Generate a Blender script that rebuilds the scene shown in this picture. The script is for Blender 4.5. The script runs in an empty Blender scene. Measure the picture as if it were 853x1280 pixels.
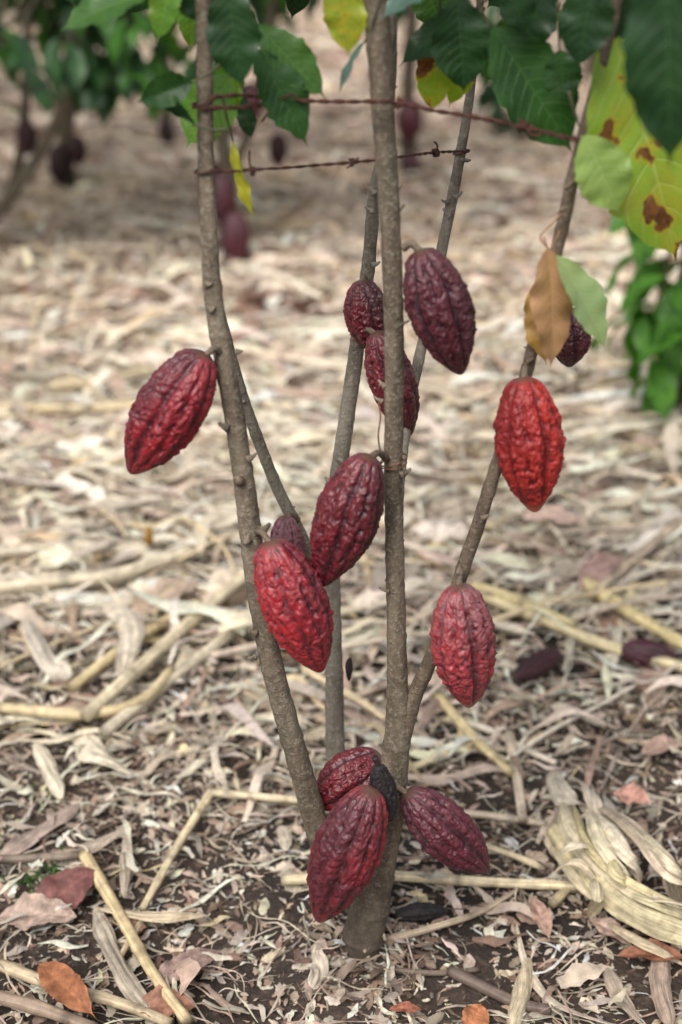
import bpy, math, random
import numpy as np
from mathutils import Vector, Matrix, noise, Quaternion

random.seed(7)
S = bpy.context.scene
COL = S.collection
R = math.radians

# ------------------------------------------------------------------ camera
F = 1778.0
PITCH = R(25.3)
CAM = Vector((0, -1.34, 1.23))
FW = Vector((0, math.cos(PITCH), -math.sin(PITCH)))
UP = Vector((0, math.sin(PITCH), math.cos(PITCH)))
RT = Vector((1, 0, 0))
cd = bpy.data.cameras.new('camera')
cam = bpy.data.objects.new('camera', cd)
COL.objects.link(cam)
S.camera = cam
cam.location = CAM
cam.rotation_euler = (math.pi / 2 - PITCH, 0, 0)
cd.sensor_fit = 'VERTICAL'
cd.sensor_height = 36
cd.sensor_width = 24
cd.lens = 50
cd.clip_start = 0.05
cd.clip_end = 1500
cd.dof.use_dof = True
cd.dof.focus_distance = 1.56
cd.dof.aperture_fstop = 2.6


def ray(px, py):
    return FW + RT * ((px - 426.5) / F) + UP * ((640 - py) / F)


def P(px, py, Y=0.0):
    """point of the place on the vertical plane y = Y"""
    d = ray(px, py)
    t = (Y - CAM.y) / d.y
    return CAM + d * t


def dep(p):
    return (p - CAM).dot(FW)


# ------------------------------------------------------------------ noise
def vn(x, y, seed=0):
    x = np.asarray(x, float); y = np.asarray(y, float)
    xi = np.floor(x).astype(np.int64); yi = np.floor(y).astype(np.int64)
    fx = x - xi; fy = y - yi
    fx = fx * fx * (3 - 2 * fx); fy = fy * fy * (3 - 2 * fy)
    def h(a, b):
        n = (a * 374761393 + b * 668265263 + seed * 974634777) & 0xffffffff
        n = ((n ^ (n >> 13)) * 1274126177) & 0xffffffff
        return ((n ^ (n >> 16)) & 0xffff) / 32767.5 - 1
    return (h(xi, yi) * (1 - fx) + h(xi + 1, yi) * fx) * (1 - fy) + (h(xi, yi + 1) * (1 - fx) + h(xi + 1, yi + 1) * fx) * fy


def H(x, y):
    """height of the soil"""
    x = np.asarray(x, float); y = np.asarray(y, float)
    r2 = (x - .02) ** 2 + (y - .03) ** 2
    return (.012 * vn(x * 3, y * 3, 1) + .007 * vn(x * 9, y * 9, 2) + .03 * vn(x * .35, y * .35, 5) * np.clip((y - 1) / 4, 0, 1)
            + .018 * np.exp(-r2 / .012))


def G(px, py, z=0.0):
    """point of the ground seen at a pixel, lifted by z"""
    d = ray(px, py)
    t = (-CAM.z + z) / d.z
    p = CAM + d * t
    return Vector((p.x, p.y, float(H(p.x, p.y)) + z))


# ------------------------------------------------------------------ mesh helpers
def mesh_np(name, V, Fq, uv=None, col=None, extra=None, smooth=True):
    V = np.asarray(V, np.float32); Fq = np.asarray(Fq, np.int32)
    me = bpy.data.meshes.new(name)
    me.vertices.add(len(V)); me.vertices.foreach_set('co', V.ravel())
    k = Fq.shape[1]
    me.loops.add(Fq.size); me.loops.foreach_set('vertex_index', Fq.ravel())
    me.polygons.add(len(Fq))
    me.polygons.foreach_set('loop_start', np.arange(0, Fq.size, k, dtype=np.int32))
    me.polygons.foreach_set('loop_total', np.full(len(Fq), k, np.int32))
    me.polygons.foreach_set('use_smooth', np.full(len(Fq), smooth, bool))
    if uv is not None:
        l = me.uv_layers.new(name='UVMap')
        l.data.foreach_set('uv', np.asarray(uv, np.float32)[Fq.ravel()].ravel())
    if col is not None:
        a = me.color_attributes.new('Col', 'FLOAT_COLOR', 'POINT')
        c = np.ones((len(V), 4), np.float32); c[:, :3] = col
        a.data.foreach_set('color', c.ravel())
    for n, d in (extra or {}).items():
        a = me.attributes.new(n, 'FLOAT', 'POINT')
        a.data.foreach_set('value', np.asarray(d, np.float32).ravel())
    me.update(calc_edges=True)
    me.validate()
    return me


def obj(name, me, mat=None, parent=None):
    o = bpy.data.objects.new(name, me)
    COL.objects.link(o)
    if me is not None and mat is not None:
        me.materials.clear(); me.materials.append(mat)
    if parent is not None:
        o.parent = parent
    return o


def tag(o, label=None, cat=None, group=None, kind=None):
    if label: o['label'] = label
    if cat: o['category'] = cat
    if group: o['group'] = group
    if kind: o['kind'] = kind
    return o


def empty(name, loc, label=None, cat=None, group=None):
    o = bpy.data.objects.new(name, None); COL.objects.link(o)
    o.location = loc; o.empty_display_size = .05
    return tag(o, label, cat, group)


def grid_faces(nr, nc, wrap=False, off=0):
    i = np.arange(nr - 1)[:, None]; m = nc if wrap else nc - 1
    j = np.arange(m)[None, :]
    a = i * nc + j; b = i * nc + (j + 1) % nc
    return (np.stack([a, b, b + nc, a + nc], -1).reshape(-1, 4) + off)


def catmull(pts, n):
    pts = np.asarray(pts, float)
    q = np.vstack([2 * pts[0] - pts[1], pts, 2 * pts[-1] - pts[-2]])
    out = []
    for i in range(1, len(q) - 2):
        t = np.linspace(0, 1, n, endpoint=False)[:, None]
        a, b, c, d = q[i - 1], q[i], q[i + 1], q[i + 2]
        out.append(.5 * (2 * b + (c - a) * t + (2 * a - 5 * b + 4 * c - d) * t ** 2 + (3 * b - a - 3 * c + d) * t ** 3))
    out.append(pts[-1:])
    return np.vstack(out)


def frames(C):
    T = np.gradient(C, axis=0)
    T /= np.linalg.norm(T, axis=1)[:, None] + 1e-9
    ref = np.array([0, 0, 1.]) if abs(T[0, 2]) < .9 else np.array([1., 0, 0])
    A = np.zeros_like(C); a = np.cross(T[0], ref)
    for i in range(len(C)):
        a = a - T[i] * a.dot(T[i]); a /= np.linalg.norm(a) + 1e-9
        A[i] = a
    return T, A, np.cross(T, A)


class MB:
    """collects quads of several shapes into one mesh"""
    def __init__(s): s.V = []; s.F = []; s.U = []; s.C = []; s.n = 0
    def add(s, V, Fq, U=None, C=None):
        V = np.asarray(V, float)
        s.V.append(V); s.F.append(np.asarray(Fq) + s.n); s.n += len(V)
        s.U.append(np.zeros((len(V), 2)) if U is None else U)
        c = np.ones((len(V), 3)) * .5
        if C is not None: c[:] = C
        s.C.append(c)
    def tube(s, pts, rad, sides=12, sub=8, rough=0, freq=60, col=None, seed=0, nodes=0, nodeamp=.12):
        """pts world points, rad per point; closed ends"""
        pr = np.array([[p[0], p[1], p[2], r] for p, r in zip(pts, rad)])
        q = catmull(pr, sub) if len(pr) > 2 else np.array([pr[0] + (pr[1] - pr[0]) * t for t in np.linspace(0, 1, sub + 1)])
        C = q[:, :3]; r = np.maximum(q[:, 3], .0002)
        T, A, B = frames(C)
        L = np.concatenate([[0], np.cumsum(np.linalg.norm(np.diff(C, axis=0), axis=1))])
        if nodes:
            ph = (L / nodes + seed * .37) % 1
            r = r * (1 + nodeamp * np.exp(-((ph - .5) / .06) ** 2))
        an = np.linspace(0, 2 * math.pi, sides, endpoint=False)
        D = A[:, None, :] * np.cos(an)[None, :, None] + B[:, None, :] * np.sin(an)[None, :, None]
        rr = np.repeat(r[:, None], sides, 1)
        if rough:
            for i in range(len(C)):
                for j in range(sides):
                    p = Vector(C[i] + D[i, j] * r[i])
                    rr[i, j] *= 1 + rough * (noise.noise(p * freq) + .5 * noise.noise(p * freq * 2.7 + Vector((seed, 0, 0))))
        V = C[:, None, :] + D * rr[:, :, None]
        V = np.concatenate([[C[0]] * sides, V.reshape(-1, 3), [C[-1]] * sides])
        U = np.stack([np.tile(an / 6.283, len(C) + 2), np.repeat(np.concatenate([[0], L, [L[-1]]]), sides)], -1)
        s.add(V, grid_faces(len(C) + 2, sides, True), U, col)
    def mesh(s, name, smooth=True):
        return mesh_np(name, np.vstack(s.V), np.vstack(s.F), np.vstack(s.U), np.vstack(s.C), smooth=smooth)


# ------------------------------------------------------------------ material helpers
class NT:
    def __init__(s, name):
        s.m = bpy.data.materials.new(name); s.m.use_nodes = True
        s.t = s.m.node_tree; s.t.nodes.clear()
        s.out = s.t.nodes.new('ShaderNodeOutputMaterial')
    def n(s, typ, props=None, **ins):
        nd = s.t.nodes.new('ShaderNode' + typ)
        for k, v in (props or {}).items(): setattr(nd, k, v)
        for k, v in ins.items():
            key = int(k[1:]) if k[0] == 'i' and k[1:].isdigit() else k.replace('_', ' ')
            s.set(nd, key, v)
        return nd
    def set(s, nd, key, v):
        sock = nd.inputs[key]
        if isinstance(v, bpy.types.Node): v = v.outputs[0]
        if isinstance(v, bpy.types.NodeSocket): s.t.links.new(v, sock)
        else:
            if hasattr(sock.default_value, '__len__') and len(sock.default_value) == 4 and len(v) == 3: v = (*v, 1)
            sock.default_value = v
    def math(s, op, a, b=0.0, clamp=False):
        return s.n('Math', {'operation': op, 'use_clamp': clamp}, i0=a, i1=b)
    def mix(s, fac, a, b, mode='MIX'):
        nd = s.t.nodes.new('ShaderNodeMix'); nd.data_type = 'RGBA'; nd.blend_type = mode
        s.set(nd, 0, fac); s.set(nd, 6, a); s.set(nd, 7, b)
        return nd.outputs[2]
    def ramp(s, fac, lo, hi, a=0.0, b=1.0):
        nd = s.n('MapRange', {'interpolation_type': 'SMOOTHSTEP'}, i0=fac, i1=lo, i2=hi, i3=a, i4=b)
        return nd
    def noise(s, vec, scale, detail=3, rough=.55, dist=0.0):
        nd = s.n('TexNoise', Scale=scale, Detail=detail, Roughness=rough, Distortion=dist)
        if vec is not None: s.set(nd, 'Vector', vec)
        return nd.outputs[0]
    def bsdf(s, col, rough=.6, bump=None, strength=.5, dist=.002, **kw):
        b = s.n('BsdfPrincipled', Base_Color=col, Roughness=rough, **kw)
        if bump is not None:
            bp = s.n('Bump', Strength=strength, Distance=dist, Height=bump)
            s.set(b, 'Normal', bp)
        return b
    def end(s, sh):
        s.set(s.out, 0, sh); return s.m


def mat_soil():
    t = NT('soil')
    co = t.n('TexCoord').outputs['Object']
    a = t.noise(co, 2.2, 4); b = t.noise(co, 60, 6, .7); c = t.noise(co, 260, 4, .7)
    v = t.n('TexVoronoi', Vector=co, Scale=130.0)
    base = t.mix(t.ramp(a, .35, .65), (.018, .012, .009), (.055, .038, .028))
    base = t.mix(t.ramp(b, .5, .75), base, (.11, .08, .06))
    base = t.mix(t.ramp(c, .62, .8), base, (.26, .20, .15))
    # far soil coloured as pale mulch, brightened to offset shade under the far trees
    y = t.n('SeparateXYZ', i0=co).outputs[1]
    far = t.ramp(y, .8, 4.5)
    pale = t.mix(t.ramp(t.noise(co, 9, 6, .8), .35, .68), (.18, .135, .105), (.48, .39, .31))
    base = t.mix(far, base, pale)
    h = t.math('ADD', b, t.math('MULTIPLY', v.outputs[0], .6))
    return t.end(t.bsdf(base, .95, h, .9, .006))


def mat_attr(name, rough=.75, transl=.15, streak=220.0, spec=.3):
    """dry plant matter: colour from the Col attribute, fibres along the strip"""
    t = NT(name)
    c = t.n('Attribute', {'attribute_name': 'Col'}).outputs['Color']
    uv = t.n('TexCoord').outputs['UV']
    mp = t.n('Mapping', Vector=uv, Scale=(streak / 12, 9, 1)).outputs[0]
    s1 = t.noise(mp, 1.0, 4, .6)
    s2 = t.noise(t.n('TexCoord').outputs['Object'], 70, 4, .65)
    k = t.math('MULTIPLY', t.ramp(s1, .3, .7, .68, 1.30), t.ramp(s2, .3, .66, .76, 1.13))
    cc = t.n('Combine' + 'XYZ', i0=k, i1=k, i2=k)
    col = t.mix(1.0, c, cc.outputs[0], 'MULTIPLY')
    blot = t.ramp(t.noise(t.n('TexCoord').outputs['Object'], 38, 3), .60, .72, 0, .55)
    col = t.mix(blot, col, t.mix(1.0, col, (.45, .38, .33), 'MULTIPLY'))
    b = t.bsdf(col, rough, s1, .5, .0015, Specular_IOR_Level=spec)
    tr = t.n('BsdfTranslucent', Color=col)
    m = t.n('MixShader', i0=transl, i1=b.outputs[0], i2=tr.outputs[0])
    return t.end(m)


def mat_bark(name, base, dark, pale, moss=.15):
    t = NT(name)
    co = t.n('TexCoord').outputs['Object']
    st = t.n('Mapping', Vector=co, Scale=(1, 1, .28)).outputs[0]
    a = t.noise(st, 42, 5, .65); b = t.noise(co, 210, 4, .7); big = t.noise(co, 9, 3)
    nz = t.n('TexNoise', Vector=co, Scale=60.0); vv = t.n('VectorMath', {'operation': 'MULTIPLY_ADD'}, i0=nz.outputs[1], i1=(.02, .02, .02), i2=co)
    v = t.n('TexVoronoi', Vector=vv.outputs[0], Scale=170.0)
    col = t.mix(t.ramp(a, .32, .68), dark, base)
    col = t.mix(t.ramp(b, .48, .66, 0, .95), col, t.mix(.5, col, pale))
    col = t.mix(t.math('MULTIPLY', t.ramp(v.outputs[0], .28, .14, 0, .55), t.ramp(a, .4, .6)), col, pale)
    col = t.mix(t.ramp(big, .5, .68, 0, moss), col, (.15, .17, .11))
    col = t.mix(t.ramp(t.noise(co, 24, 4, .7), .58, .64, 0, .55), col, t.mix(.3, dark, (0.02, .015, .012)))
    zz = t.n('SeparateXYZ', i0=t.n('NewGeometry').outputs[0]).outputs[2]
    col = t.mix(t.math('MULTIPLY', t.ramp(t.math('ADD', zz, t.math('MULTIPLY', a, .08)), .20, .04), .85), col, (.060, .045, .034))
    h = t.math('ADD', t.math('ADD', a, b), t.math('MULTIPLY', t.ramp(v.outputs[0], .3, .12), .5))
    return t.end(t.bsdf(col, .78, h, .75, .0022, Specular_IOR_Level=.35))


def mat_pod(name, low, high, deep, bloom=0.0, spec=.5, rough=.36, tipc=None):
    """low: colour of the crests, high: colour on the blush, deep: shade painted into the furrows"""
    t = NT(name)
    co = t.n('TexCoord').outputs['Object']
    h = t.n('Attribute', {'attribute_name': 'h'}).outputs['Fac']
    al = t.n('Attribute', {'attribute_name': 'al'}).outputs['Fac']
    bl = t.n('Attribute', {'attribute_name': 'blush'}).outputs['Fac']
    n1 = t.noise(co, 22, 4, .6); n2 = t.noise(co, 120, 4, .65); n3 = t.noise(co, 420, 2)
    f = t.math('ADD', t.math('MULTIPLY', bl, .75), t.math('MULTIPLY', t.ramp(n1, .3, .7), .4), True)
    col = t.mix(t.ramp(f, .1, .9), low, high)
    col = t.mix(t.ramp(h, .45, .15, 0, .85), col, deep)  # shade painted into the skin where the relief dips
    col = t.mix(t.ramp(n2, .5, .75, 0, .45), col, t.mix(.5, col, deep))
    if tipc: col = t.mix(t.ramp(al, .88, .97, 0, .8), col, tipc)
    if bloom:
        z = t.ramp(al, .55, .05, .25, 1)
        w = t.math('MULTIPLY', t.math('MULTIPLY', t.ramp(n2, .35, .6), z), bloom)
        col = t.mix(w, col, (.32, .16, .17))
    col = t.mix(t.ramp(n3, .66, .76, 0, .35), col, (.42, .22, .18))
    col = t.mix(t.ramp(al, .035, .0, 0, .9), col, (.10, .06, .04))
    rg = t.ramp(n2, .3, .7, rough - .07, rough + .16)
    hh = t.math('ADD', n2, t.math('MULTIPLY', n3, .4))
    return t.end(t.bsdf(col, rg, hh, .7, .002, Specular_IOR_Level=spec, Coat_Weight=.08, Coat_Roughness=.3))


def mat_leaf(name, col, vein, col2=None, spots=0.0, patch=0.0, transl=.35, rough=.42, nve=11, spotc=(.10, .035, .012), spec=.45, fine=1.0):
    t = NT(name)
    uv = t.n('TexCoord').outputs['UV']
    sp = t.n('SeparateXYZ', i0=uv)
    u, v = sp.outputs[0], sp.outputs[1]
    au = t.math('ABSOLUTE', t.math('SUBTRACT', u, .5))
    # side veins sweep forward from the midrib and curve up near the edge
    s = t.math('SUBTRACT', v, t.math('ADD', t.math('MULTIPLY', au, .26), t.math('MULTIPLY', t.math('MULTIPLY', au, au), .30)))
    fr = t.math('FRACT', t.math('MULTIPLY', s, float(nve)))
    d = t.math('ABSOLUTE', t.math('SUBTRACT', fr, .5))
    side = t.ramp(d, .075, .02)
    mid = t.ramp(au, .022, .008)
    vm = t.math('MAXIMUM', side, mid)
    co = t.n('TexCoord').outputs['Object']
    n1 = t.noise(co, 26, 4, .6); n2 = t.noise(co, 90, 4, .7)
    cell = t.n('TexVoronoi', {'feature': 'DISTANCE_TO_EDGE'}, Vector=co, Scale=260.0).outputs[0]
    c = t.mix(t.ramp(n1, .35, .68), col, col2 or tuple(x * .6 for x in col))
    c = t.mix(t.math('MULTIPLY', t.ramp(cell, .12, .0), .25 * fine), c, vein)
    c = t.mix(t.math('MULTIPLY', vm, .65), c, vein)
    if patch:
        pn = t.ramp(t.math('ADD', n1, t.math('MULTIPLY', n2, .5)), .74, .86, 0, patch)
        c = t.mix(pn, c, (.42, .38, .03))
    if spots:
        sn = t.math('ADD', t.noise(co, 17 if spots > .5 else 30, 2, .4), t.math('MULTIPLY', n2, .16))
        sm = t.ramp(sn, .715 - spots * .1, .735 - spots * .1)
        halo = t.ramp(sn, .66 - spots * .1, .72 - spots * .1, 0, .7)
        c = t.mix(halo, c, (.45, .36, .03))
        c = t.mix(sm, c, t.mix(t.ramp(n2, .4, .6), spotc, (.22, .09, .03)))
    hgt = t.math('ADD', t.math('MULTIPLY', vm, -.9), t.math('MULTIPLY', n2, .3))
    b = t.bsdf(c, rough, hgt, .5, .0015, Specular_IOR_Level=spec)
    tc = t.mix(1.0, c, (1.5, 1.6, .6), 'MULTIPLY')
    tr = t.n('BsdfTranslucent', Color=tc)
    return t.end(t.n('MixShader', i0=transl, i1=b.outputs[0], i2=tr.outputs[0]))


def mat_plain(name, col, col2, scale=40, rough=.6, metal=0.0, bump=.4, spec=.4):
    t = NT(name)
    co = t.n('TexCoord').outputs['Object']
    a = t.noise(co, scale, 5, .65)
    c = t.mix(t.ramp(a, .35, .65), col, col2)
    return t.end(t.bsdf(c, rough, t.noise(co, scale * 4, 3), bump, .001, Metallic=metal, Specular_IOR_Level=spec))


M = {}
M['soil'] = mat_soil()
M['dry'] = mat_attr('dry_husk', .72, .16)
M['stalk'] = mat_attr('dry_stalk', .55, .0, 110, .45)
M['deadleaf'] = mat_attr('dead_leaf', .65, .12, 40)
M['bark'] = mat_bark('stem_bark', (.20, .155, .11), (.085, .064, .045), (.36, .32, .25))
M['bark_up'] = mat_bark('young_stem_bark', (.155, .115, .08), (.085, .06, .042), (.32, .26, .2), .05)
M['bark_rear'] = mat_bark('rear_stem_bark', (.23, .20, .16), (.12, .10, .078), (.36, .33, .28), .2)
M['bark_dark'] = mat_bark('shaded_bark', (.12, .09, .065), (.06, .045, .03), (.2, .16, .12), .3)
M['petiole'] = mat_plain('petiole_skin', (.09, .085, .04), (.05, .05, .025), 60, .6)
M['rust'] = mat_plain('rusty_wire', (.125, .048, .034), (.055, .026, .022), 300, .7, .35, .8)
M['black'] = mat_plain('shrivelled_black', (.012, .010, .012), (.03, .022, .022), 160, .62, 0, .9)

# ------------------------------------------------------------------ soil
def axis(lo, hi, step, far, g=1.18):
    a = list(np.arange(lo, hi + step * .5, step)); d = step; x = hi
    while x < far: d *= g; x += d; a.append(x)
    d = step; x = lo; b = []
    while x > -far: d *= g; x -= d; b.append(x)
    return np.array(b[::-1] + a)
xs = axis(-.8, .8, .006, 420); ys = axis(-.75, 1.1, .006, 420)
X, Y = np.meshgrid(xs, ys)
near = np.clip(1 - (np.maximum(np.abs(X) - .8, 0) + np.maximum(np.abs(Y - .2) - 1., 0)) / 1.5, 0, 1)
clod = np.abs(vn(X * 38, Y * 38, 8)) * .5 + np.abs(vn(X * 90, Y * 90, 9)) * .35 + vn(X * 19, Y * 19, 10) * .5
Z = H(X, Y) + near * (.006 * clod)
Z = np.where((np.abs(X) > 20) | (np.abs(Y) > 20), Z * .3, Z)
ground = obj('ground', mesh_np('ground', np.stack([X, Y, Z], -1).reshape(-1, 3), grid_faces(len(ys), len(xs))), M['soil'])
ground['kind'] = 'structure'

# ------------------------------------------------------------------ mulch, as strips, chips and dead leaves
PAL = np.array([1.36, 1.32, 1.27]) * np.array([(.60, .50, .36), (.68, .60, .47), (.56, .47, .36), (.44, .35, .26), (.36, .25, .17), (.38, .25, .19), (.20, .125, .085), (.56, .44, .24), (.50, .43, .35)])
PAL = PAL * .76 + PAL.mean(1, keepdims=True) * .24
rng = np.random.default_rng(11)


def wedge(n, y0, y1, side=.55, wide=True):
    """points over the piece of ground between two distances"""
    out = []
    tot = 0
    while tot < n:
        y = rng.uniform(y0, y1, n * 2)
        hw = .262 * (y + 1.5) + side
        hm = .262 * (y1 + 1.5) + side
        x = rng.uniform(-hm, hm, n * 2)
        k = np.abs(x) < hw
        p = np.stack([x[k], y[k]], -1); out.append(p); tot += len(p)
    out = np.vstack(out)[:n]
    if wide:     # thinner cover to both sides of the view
        m = int(n * .9); y = rng.uniform(y0, y1, m); x = rng.uniform(-1, 1, m) * (.262 * (y1 + 1.5) + side + 1.8)
        k = (np.abs(x) > .262 * (y + 1.5) + side)
        out = np.vstack([out, np.stack([x[k], y[k]], -1)])
    return out


def cover(x, y):
    """share of the ground hidden by straw: little round the tree's foot, much behind"""
    f = np.clip((y - .18 + .35 * vn(x * 2.2 + 9, y * 2.2, 31) + np.clip(-x, -.3, .4) * .5) / .5, 0, 1)
    bare = np.clip((vn(x * 2.6, y * 2.0, 33) - .05) * 3, 0, 1) * np.clip((1.6 - y) / .6, 0, 1)
    corner = np.clip((-.12 - y) / .15, 0, 1) * np.clip((np.abs(x + .02) - .12) / .15, 0, 1)
    return np.clip(np.maximum(.13 + .87 * f * (1 - .75 * bare), .55 * corner), 0, 1)


def ribbons(P2, L, W, lift, arch, curl, twist, roll, cup, cols, K=8, taper=1.6, z0=.003, tilt=.10, th=None, crumple=.3):
    n = len(P2)
    L = np.asarray(L)[:, None] * np.ones((n, 1)); W = np.asarray(W)[:, None] * np.ones((n, 1))
    s = np.linspace(-.5, .5, K)[None, :]
    if th is None: th = rng.uniform(0, 2 * math.pi, n)
    th = th[:, None] + curl[:, None] * s + .35 * np.sin(s * 9 + rng.uniform(0, 6, (n, 1))) * rng.uniform(0, 1, (n, 1)) ** 3
    dx = np.cos(th) * L / K; dy = np.sin(th) * L / K
    x = np.cumsum(dx, 1); y = np.cumsum(dy, 1)
    x = x - x.mean(1, keepdims=True) + P2[:, :1]; y = y - y.mean(1, keepdims=True) + P2[:, 1:]
    base = H(x, y)
    zz = lift[:, None] + arch[:, None] * L * (1 - 4 * s * s) + rng.normal(0, tilt, (n, 1)) * s * L + np.minimum(.01, .045 * L) * np.sin(s * 8 + rng.uniform(0, 6, (n, 1)))
    zz = np.maximum(zz, z0 + .4 * W * np.abs(np.sin(roll[:, None])))
    w = W * (1 - np.abs(2 * s) ** taper * rng.uniform(.45, 1, (n, 1))) * (1 + .2 * np.sin(s * 17 + rng.uniform(0, 6, (n, 1)))) * .5
    ro = roll[:, None] + twist[:, None] * s + crumple * np.sin(s * 8 + rng.uniform(0, 6, (n, 1)))
    px, py = -np.sin(th), np.cos(th)
    cr, sr = np.cos(ro), np.sin(ro)
    V = np.empty((n, K, 3, 3)); U = np.empty((n, K, 3, 2))
    for j, k in enumerate((-1, 0, 1)):
        c = cup[:, None] * W * (1 if k == 0 else 0)
        V[:, :, j, 0] = x + px * cr * w * k - px * sr * c
        V[:, :, j, 1] = y + py * cr * w * k - py * sr * c
        V[:, :, j, 2] = np.maximum(base + zz + sr * w * k + cr * c, base + .001)
        U[:, :, j, 0] = (k + 1) * .5 + rng.integers(0, 40, (n, 1))
        U[:, :, j, 1] = (s + .5) * L + rng.integers(0, 40, (n, 1))
    f = grid_faces(K, 3)
    Fq = (f[None] + (np.arange(n) * K * 3)[:, None, None]).reshape(-1, 4)
    C = np.repeat(cols, K * 3, 0) * np.repeat(rng.uniform(.85, 1.12, (n, K, 1)), 3, 2).reshape(-1, 1)
    return V.reshape(-1, 3), Fq, U.reshape(-1, 2), C


def palette(n, w, jitter=.16):
    w = np.array(w, float); w /= w.sum()
    c = PAL[rng.choice(len(PAL), n, p=w)] * np.where(rng.uniform(0, 1, (n, 1)) < .18, .6, 1.0) * rng.uniform(1 - jitter, 1 + jitter, (n, 1))
    return np.clip(c * rng.uniform(.95, 1.05, (n, 3)), 0, .80)


def R_(n, a, b): return rng.uniform(a, b, n)

# long straw strips and husks
mb = MB()
for (n, y0, y1, L0, L1, W0, W1, side, lift, K, pw, bend_) in (
        (1500, -.75, .55, .04, .18, .004, .018, .6, .012, 10, (3, 3, 3, 4, 2, 1.5, 1, 1, 4), .45),
        (8000, -.3, 1.7, .02, .11, .003, .016, .7, .040, 7, (4, 6, 4, 3, 1, 1, .6, 1, 4), .3),
        (2300, .3, 1.7, .06, .32, .006, .026, .7, .045, 10, (5, 7, 4, 2, 1, 1, .4, 2, 3), .35),
        (14000, 1.5, 4.5, .035, .18, .005, .026, .8, .05, 7, (4, 7, 4, 3, 1.5, 2, 1.4, .3, 5), .35),
        (3800, .7, 2.4, .12, .50, .0025, .008, .7, .055, 10, (6, 8, 5, 2, .5, .5, .3, 2, 3), .4),
        (2200, 2.0, 5.0, .12, .50, .004, .011, .8, .06, 10, (6, 8, 5, 2, .5, .5, .3, 2, 3), .4),
        (900, .7, 2.6, .10, .36, .016, .044, .7, .06, 11, (6, 9, 5, 1, .3, .5, .2, 1, 3), .3),
        (3600, 1.5, 4.5, .10, .55, .010, .042, .8, .055, 9, (5, 7, 4, 3, 1, 1.5, .6, 1.5, 3), .35),
        (19000, 4.4, 14, .06, .42, .010, .040, 2.5, .05, 6, (3, 5, 4, 4, 2.5, 3, 2, .2, 5), .35)):
    p = wedge(n, y0, y1, side)
    k = rng.uniform(0, 1, len(p)) < np.clip(cover(p[:, 0], p[:, 1]), 0, 1)
    p = p[k]; n = len(p)
    sc = rng.beta(1.3, 2.6, n)
    mb.add(*ribbons(p, L0 + (L1 - L0) * sc, W0 + (W1 - W0) * rng.beta(1.4, 2.2, n), R_(n, .002, lift), R_(n, -.02, .10), rng.normal(0, bend_, n),
                    rng.normal(0, bend_ * 1.8, n), rng.normal(0, .35, n), R_(n, -.15, .22), palette(n, pw) * (1 - np.array([[.0, .06, .07]]) * np.clip((p[:, 1:] - 1.8) / 2.5, 0, 1)) * (1 + .17 * np.clip((p[:, 1:] - .45) / .5, 0, 1) + .08 * np.clip((p[:, 1:] - 3.2) / 1.2, 0, 1)), K=K, taper=rng.choice([1.6, 3.5, 6]),  # brightness painted into the straw further back, offsetting shade under the far trees
                    th=rng.normal(0, .6 if .5 < y0 < 1 else .95, n) + rng.choice([0, math.pi], n)))
tag(obj('straw_mulch', mb.mesh('straw_mulch'), M['dry']), 'pale dry corn straw and husks lying in a thick layer', 'straw', kind='stuff')

# chips and crumbs of straw
mb = MB()
for (n, y0, y1, a, b, lift, pw) in ((34000, -.75, .6, .006, .050, .006, (2, 2, 3, 4, 4, 1.5, 6, .5, 5)), (10000, .5, 1.8, .012, .06, .03, (4, 5, 4, 3, 2, 2, 1, 1, 3)),
                                  (7000, 1.7, 5, .03, .09, .04, (3, 4, 4, 3, 2, 3, 2, 1, 3))):
    p = wedge(n, y0, y1, .55)
    k = rng.uniform(0, 1, len(p)) < .42 + .58 * np.clip(.5 + vn(p[:, 0] * 7, p[:, 1] * 7, 44), 0, 1)
    p = p[k]; n = len(p)
    Ls = a + (b - a) * rng.beta(1.1, 3.5, n)
    mb.add(*ribbons(p, Ls, Ls * (.10 + .45 * rng.beta(1.2, 2.3, n)), R_(n, .001, lift), R_(n, -.04, .10), rng.normal(0, .4, n), rng.normal(0, .5, n), rng.normal(0, .35, n),
                    R_(n, -.25, .25), palette(n, pw, .35), K=6, taper=2.2, tilt=.2))
n = 170; a_ = R_(n, 0, 6.283); d_ = rng.uniform(.034, .085, n)     # crumbs piled against the trunk's foot
mb.add(*ribbons(np.stack([.023 + np.cos(a_) * d_, .0 + np.sin(a_) * d_], -1), R_(n, .012, .055), R_(n, .003, .012), R_(n, .004, .022) * (.09 - d_) / .05, R_(n, 0, .1), rng.normal(0, .4, n), rng.normal(0, .5, n), rng.normal(0, .4, n),
                R_(n, -.2, .2), palette(n, (2, 2, 3, 4, 4, 1.5, 6, .5, 5), .35) * .75, K=6, taper=2.2, tilt=.3))
tag(obj('straw_chips', mb.mesh('straw_chips'), M['dry']), 'small broken chips of straw and bark scattered on dark soil', 'plant debris', kind='stuff')

# fine fibres
mb = MB()
for (n, y0, y1, sc_) in ((1900, -.75, .7, 1.0), (1500, .5, 2.2, 1.6)):
    p = wedge(n, y0, y1, .5); n = len(p)
    mb.add(*ribbons(p, R_(n, .03, .14) * sc_, R_(n, .0012, .0032) * sc_, R_(n, .002, .018), R_(n, -.02, .12), rng.normal(0, 1.2, n), np.zeros(n), rng.normal(0, .4, n),
                    R_(n, 0, .4), palette(n, (3, 4, 3, 3, 2, 1, 2, 1, 2), .25), K=8, taper=6, th=rng.normal(0, .9, n)))
tag(obj('straw_fibres', mb.mesh('straw_fibres'), M['dry']), 'thin dry fibres and rootlets tangled over the soil', 'plant debris', kind='stuff')

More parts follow.
